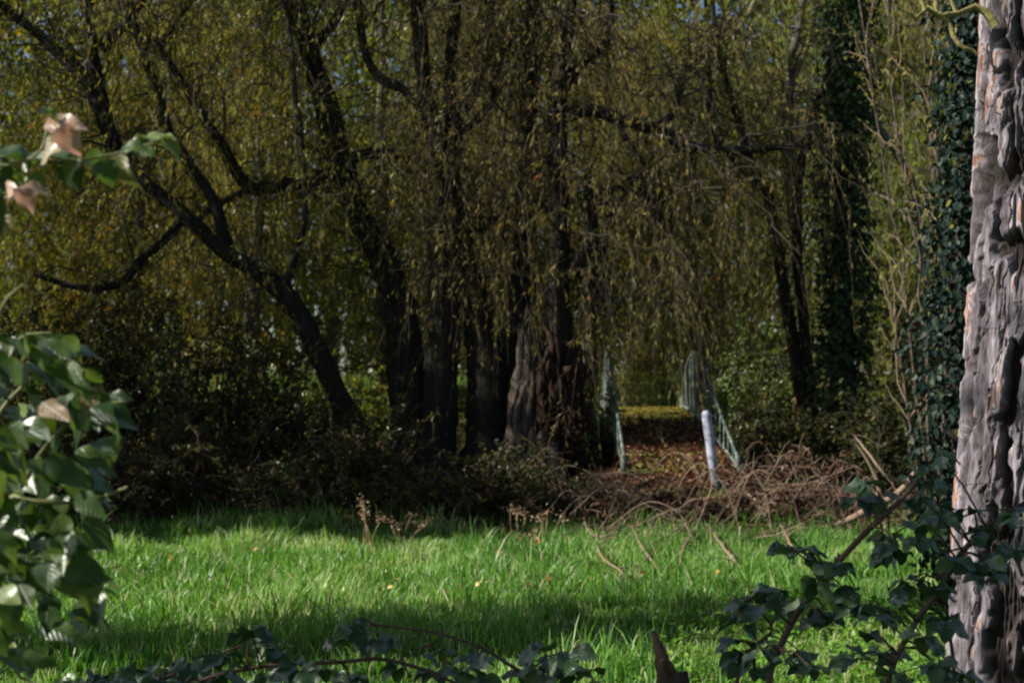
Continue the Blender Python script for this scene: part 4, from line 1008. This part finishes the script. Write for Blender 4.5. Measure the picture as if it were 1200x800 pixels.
def big_leaf(mb, pos, d, nrm, ln, wd, rnd, curl=0.4, fold=0.3, wave=0.05, T=TB, twist=0.0):
    U, W, uv, F = T
    d = norm(np.asarray(d, float)); nrm = np.asarray(nrm, float); nrm = norm(nrm - d * nrm.dot(d)); sdv = np.cross(d, nrm)
    th = curl * U
    along = np.where(abs(curl) > 1e-3, np.sin(th) / (curl if abs(curl) > 1e-3 else 1), U)
    dip = -np.where(abs(curl) > 1e-3, (1 - np.cos(th)) / (curl if abs(curl) > 1e-3 else 1), 0)
    ph = rng.uniform(0, 6)
    h = np.abs(W) * fold + wave * np.sin(U * 9 + ph + 3 * np.sign(W)) * np.abs(W) * 2 + dip * ln / wd
    tw = twist * U
    cw, sw = np.cos(tw), np.sin(tw)
    a = W * wd * cw - h * wd * sw; b = W * wd * sw + h * wd * cw
    V = pos + d * (along * ln)[:, None] + sdv * a[:, None] + nrm * b[:, None]
    mb.add(V, F, np.full(len(F), rnd), uv, smooth=True)

# broad-leaved shrub at the left edge
lf = MB(); stm = MB()
bx = P(-70, 800, 1.9)
t = thing('broad_leaved_shrub', 'glossy broad-leaved shrub at the left edge of the photo', 'shrub', (bx[0], 1.9, float(ground_z(bx[0], 1.9))))
stems_px = [[(-60, 760, 5), (-20, 640, 5), (30, 560, 4), (55, 520, 4), (100, 480, 3), (150, 470, 2)],
            [(-40, 800, 5), (-5, 740, 4), (20, 790, 3), (40, 800, 2)],
            [(-60, 700, 5), (0, 590, 4), (60, 590, 4), (110, 585, 3), (150, 570, 2)],
            [(-60, 620, 5), (-10, 500, 4), (30, 450, 3), (70, 425, 3), (120, 440, 2)],
            [(-60, 760, 4), (10, 700, 3), (60, 680, 3), (100, 670, 2), (140, 690, 2)],
            [(-50, 560, 4), (-5, 430, 3), (25, 395, 3), (60, 390, 2)],
            [(-40, 450, 3), (0, 370, 3), (20, 335, 2), (55, 345, 2)]]
for rows in stems_px:
    Yl = rng.uniform(1.8, 2.05)
    g = [bx[0] + rng.normal() * 0.05, Yl, float(ground_z(bx[0], Yl)) - 0.03, 0.012]
    ctrl = [g, [bx[0] - 0.02, Yl, 0.6, 0.010]] + [list(P(a, b, Yl)) + [c * 0.75 * Yl / FPX] for a, b, c in rows]
    limb(stm, ctrl, K=50, sides=7, rough=0.05, wob=0.3)
stm.build('stems', M['stem_green'], t)
xm_y = [330, 390, 430, 470, 500, 540, 580, 620, 660, 700, 740, 790]
xm_x = [45, 55, 110, 150, 150, 105, 130, 90, 85, 125, 65, 25]
for k in range(250):
    py = rng.choice([rng.uniform(385, 640), rng.uniform(620, 770)], p=[0.74, 0.26])
    px = rng.uniform(-60, 1) if rng.random() < 0.3 else rng.uniform(-10, np.interp(py, xm_y, xm_x))
    Yl = rng.uniform(1.7, 2.15)
    p = P(px, py, Yl)
    a = rng.normal(0.0, 0.7)
    d = np.array((math.cos(a) * rng.uniform(0.3, 1), rng.normal() * 0.45, -rng.uniform(0.05, 1.0)))
    nr = np.array((rng.normal() * 0.5, -0.55 + rng.normal() * 0.5, 0.9))
    ln = rng.uniform(0.038, 0.076)
    r = rng.uniform(0, 0.85) if rng.random() < 0.98 else rng.uniform(0.88, 0.93)
    big_leaf(lf, p, d, nr, ln, ln * rng.uniform(0.48, 0.66), r, curl=rng.uniform(-0.2, 1.1), fold=rng.uniform(0.05, 0.45), wave=0.08, twist=rng.normal() * 0.3)
lf.build('foliage', M['lilac'], t)

# leafy sprig reaching in at the upper left
bx = P(-160, 800, 1.75)
t = thing('leafy_sprig', 'sprig with pinkish dry and green leaves reaching in at upper left', 'shrub', (bx[0], 1.75, float(ground_z(bx[0], 1.75))))
mb = MB()
limb(mb, [(bx[0], 1.75, -0.03, 0.012), (bx[0] - 0.02, 1.75, 0.8, 0.010)] + [list(P(a, b, 1.75)) + [c * 1.75 / FPX] for a, b, c in [(-170, 420, 5), (-110, 260, 4), (-40, 200, 3), (0, 196, 2.4), (40, 186, 2.2), (78, 192, 2), (112, 184, 1.7), (150, 178, 1.4), (178, 166, 1.1), (192, 164, 0.8)]], K=60, sides=8, rough=0.05)
limb(mb, [list(P(a, b, 1.75)) + [c * 1.75 / FPX] for a, b, c in [(-110, 260, 3.5), (-50, 236, 2.5), (0, 228, 1.8), (36, 216, 1.2)]], K=20, sides=6, rough=0.05)
limb(mb, [list(P(a, b, 1.75)) + [c * 1.75 / FPX] for a, b, c in [(20, 192, 1.8), (48, 176, 1.5), (58, 140, 1)]], K=12, sides=6, rough=0.05)
mb.build('stem', M['stem_green'], t)
SP = [  # px, py, direction (dx, dz), normal, length, width, rnd, curl
    (52, 148, (1.0, 0.1), (-0.2, -0.8, 0.6), 0.05, 0.035, 0.97, 0.6), (66, 150, (0.6, -0.6), (0.2, -1, 0.4), 0.042, 0.03, 0.95, 0.8),
    (80, 165, (-1.0, -0.35), (0, -0.9, 0.6), 0.055, 0.032, 0.90, 0.8), (44, 130, (0.5, -0.2), (0, -0.5, 0.8), 0.03, 0.025, 0.80, 0.4),
    (58, 178, (-0.8, -0.6), (-0.4, -0.7, 0.6), 0.055, 0.04, 0.55, 0.7), (58, 180, (1.0, -0.35), (0.0, -0.5, 0.9), 0.05, 0.036, 0.45, 0.5),
    (94, 186, (-0.6, -0.75), (-0.3, -0.9, 0.4), 0.036, 0.025, 0.62, 1.1), (96, 188, (0.9, -0.3), (0, -0.8, 0.6), 0.052, 0.036, 0.6, 0.6),
    (72, 188, (0.5, -0.8), (0.2, -0.9, 0.2), 0.04, 0.032, 0.3, 0.4), (118, 186, (0.4, -0.9), (0.5, -0.9, 0.2), 0.035, 0.03, 0.35, 0.4),
    (135, 178, (0.35, -0.95), (-0.5, -0.8, 0.4), 0.052, 0.03, 0.87, 0.9), (140, 178, (0.9, 0.25), (0, -0.5, 0.8), 0.04, 0.03, 0.6, 0.6),
    (150, 175, (1, -0.1), (0, -0.7, 0.7), 0.036, 0.034, 0.5, 0.6), (168, 162, (1.0, 0.1), (0, -0.35, 0.9), 0.045, 0.03, 0.83, 0.5),
    (188, 160, (0.7, -0.7), (0.2, -0.7, 0.6), 0.04, 0.022, 0.84, 0.5), (-10, 180, (1, -0.1), (0, -0.5, 0.8), 0.06, 0.045, 0.3, 0.4),
    (-20, 200, (1.0, -0.5), (0, -0.9, 0.5), 0.055, 0.04, 0.2, 0.5), (36, 204, (0.5, -0.3), (0, -0.8, 0.5), 0.022, 0.018, 0.84, 0.5),
    (22, 222, (-1, -0.55), (-0.2, -0.8, 0.6), 0.06, 0.04, 0.94, 0.9), (20, 220, (0.6, -0.6), (0.4, -0.7, 0.6), 0.035, 0.028, 0.97, 0.8),
    (28, 218, (1.0, -0.2), (0, -0.6, 0.8), 0.035, 0.025, 0.93, 0.6), (-5, 232, (0.4, -0.9), (-0.3, -0.9, 0.3), 0.05, 0.035, 0.89, 0.7),
    (22, 200, (0.2, -0.5), (0, -1, 0.3), 0.02, 0.016, 0.8, 0.3), (-30, 225, (0.6, -0.8), (0, -0.8, 0.6), 0.06, 0.045, 0.25, 0.4)]
mb = MB()
for (px, py, d, nr, ln, wd, r, cu) in SP:
    big_leaf(mb, P(px, py, 1.75 + rng.uniform(-0.05, 0.05)), (d[0], rng.normal() * 0.25, d[1]), nr, ln * 1.22, wd * 1.2, r, curl=cu, fold=rng.uniform(0.2, 0.6), wave=0.12, twist=rng.normal() * 0.3)
mb.build('foliage', M['lilac'], t)

# ------------------------------------------------------------------ foreground brambles
def cluster(mb, st, p, size, Yv, up=0.5):
    """a compound leaf of three to five toothed leaflets"""
    n = int(rng.integers(3, 6))
    a0 = rng.uniform(0, 2 * np.pi)
    for k in range(n):
        a = a0 + (k - (n - 1) / 2) * 0.85
        d = np.array((math.cos(a), 0.75 * math.sin(a), rng.normal(-0.25, 0.25)))
        nr = np.array((rng.normal() * 0.35, -0.35 + rng.normal() * 0.3, 1.0))
        ln = size * rng.uniform(0.8, 1.25)
        big_leaf(mb, p + d * size * 0.15, d, nr, ln, ln * rng.uniform(0.6, 0.78), rng.random() * 0.98, curl=rng.uniform(0.2, 1.0), fold=rng.uniform(-0.1, 0.5), wave=0.12, T=TS)
def fg_bramble(label, canes, clusters, Yv, size, mat_cane='cane', extra=0.9):
    r0 = canes[0][0]; b = P(r0[0], r0[1], Yv); gz = float(ground_z(b[0], b[1]))
    t = thing('bramble', label, 'bramble', (b[0], b[1], gz), 'brambles in the foreground')
    paths = []
    mb = MB()
    for rows in canes:
        q = [list(P(a, b_, Yv + dy)) + [c * 0.72 * Yv / FPX] for a, b_, c, dy in rows]
        g = [q[0][0] - 0.06, q[0][1], gz - 0.03, q[0][3] * 1.15]
        q = [g, [q[0][0] - 0.03, q[0][1], q[0][2] * 0.6, q[0][3] * 1.1]] + q
        pts, r = limb(mb, q, K=60, sides=8, rough=0.06, wob=0.4)
        paths.append(pts)
    allp = np.concatenate(paths)
    lf = MB()
    for (px, py) in [(c_[0] + dx_, c_[1] + dy_) for c_ in clusters for dx_, dy_ in (((0, 0), (rng.uniform(-16, 16), rng.uniform(-8, 18))) if rng.random() < 0.95 else ((0, 0),))]:
        p = P(px + rng.normal() * 3, py + rng.normal() * 3, Yv + rng.uniform(-0.25, 0.25))
        near = allp[np.argmin(np.linalg.norm(allp - p, axis=1))]
        mid = (near + p) / 2 + np.array((0, 0, 0.015))
        add_tubes(mb, np.stack([near, mid, p])[None], np.array([[0.003, 0.0022, 0.0016]]), 5)
        cluster(lf, mb, p, size, Yv)
    # prickles
    for pts in paths:
        i = rng.integers(5, len(pts) - 1, 34)
        n = len(i)
        d = rng.normal(size=(n, 3)); leaves(mb, pts[i] + norm(d) * 0.003, d, rng.normal(size=(n, 3)), 0.009, 0.004, rng.random(n), NARROW)
    mb.build('canes', M[mat_cane], t)
    lf.build('foliage', M['bramble'], t)
    return t
fg_bramble('bramble with thick dark cane slanting up right across the meadow corner',
           [[(900, 810, 5, 0), (918, 745, 5.5, 0), (945, 702, 5, 0), (985, 652, 5, 0), (1030, 608, 4.5, 0), (1065, 572, 4, 0), (1085, 545, 3, 0)],
            [(860, 830, 3, 0.1), (872, 770, 3, 0.1), (905, 735, 2.5, 0.1), (870, 700, 2, 0.1)]],
           [(880, 705), (902, 692), (930, 702), (952, 682), (985, 662), (1005, 690), (1000, 580), (1022, 566), (940, 642), (918, 636), (860, 752), (885, 778), (868, 725), (925, 775), (950, 780), (895, 760), (960, 720), (1040, 640), (1060, 615)], 3.1, 0.05)
fg_bramble('bramble with grey cane arching across the foot of the big pine',
           [[(1035, 820, 4.5, 0), (1062, 742, 5, 0), (1098, 692, 5, 0), (1130, 642, 5, 0), (1165, 610, 4.5, 0), (1205, 585, 4, 0)],
            [(1120, 830, 3, 0.2), (1110, 720, 3, 0.2), (1100, 640, 2.5, 0.2), (1090, 560, 2, 0.2)]],
           [(1085, 545), (1108, 556), (1072, 620), (1092, 606), (1150, 655), (1180, 640), (1168, 668), (1000, 772), (1030, 765), (1050, 790), (1080, 742), (1110, 722), (1092, 690), (1060, 682), (1022, 722), (1130, 782), (1098, 780), (1125, 600), (1118, 650), (1195, 600), (1160, 620), (1085, 580), (1045, 700)], 2.9, 0.048, mat_cane='twig')
fg_bramble('low bramble spray with drooping dark leaves along the bottom left of the meadow',
           [[(150, 850, 3, 0), (230, 800, 3, 0), (330, 778, 3, 0), (400, 774, 3, 0), (450, 772, 3, 0), (500, 784, 3, 0), (545, 806, 2.5, 0)],
            [(120, 840, 2.5, 0.1), (200, 790, 2.5, 0.1), (260, 765, 2, 0.1), (300, 750, 2, 0.1)]],
           [(105, 796), (140, 790), (185, 782), (225, 772), (250, 785), (272, 764), (292, 748), (330, 760), (352, 778), (382, 782), (310, 785), (210, 795), (415, 790), (165, 798)], 3.0, 0.055)
fg_bramble('thin bramble spray with shrivelled tips along the bottom centre of the meadow',
           [[(660, 850, 3, 0), (640, 806, 3, 0), (600, 782, 3, 0), (560, 758, 2.5, 0), (505, 740, 2.2, 0), (440, 733, 2, 0)],
            [(560, 840, 2.5, 0.1), (545, 800, 2, 0.1), (520, 770, 2, 0.1), (505, 755, 1.6, 0.1)]],
           [(410, 733), (430, 742), (490, 766), (520, 764), (562, 792), (640, 760), (662, 764), (672, 788), (692, 784), (545, 775), (600, 800)], 3.0, 0.056)

# shrivelled tips and the brown broken stick
b = P(800, 830, 3.0); gz = float(ground_z(b[0], 3.0))
mb = MB()
q = [[b[0] + 0.02, 3.0, gz - 0.03, 0.03]] + [list(P(a, c, 3.0)) + [r * 3.0 / FPX] for a, c, r in [(800, 830, 13), (792, 798, 12), (786, 782, 12), (778, 764, 7), (771, 750, 4), (766, 738, 2.5)]]
limb(mb, q, K=60, sides=11, rough=0.14, wob=0.3)
limb(mb, [list(P(786, 786, 2.98)) + [0.014], list(P(779, 778, 2.94)) + [0.012], list(P(776, 772, 2.93)) + [0.005]], K=8, sides=8, rough=0.15)
tag(mb.build('broken_stick', M['cane']), 'brown broken stick standing up at the bottom centre right', 'stick')
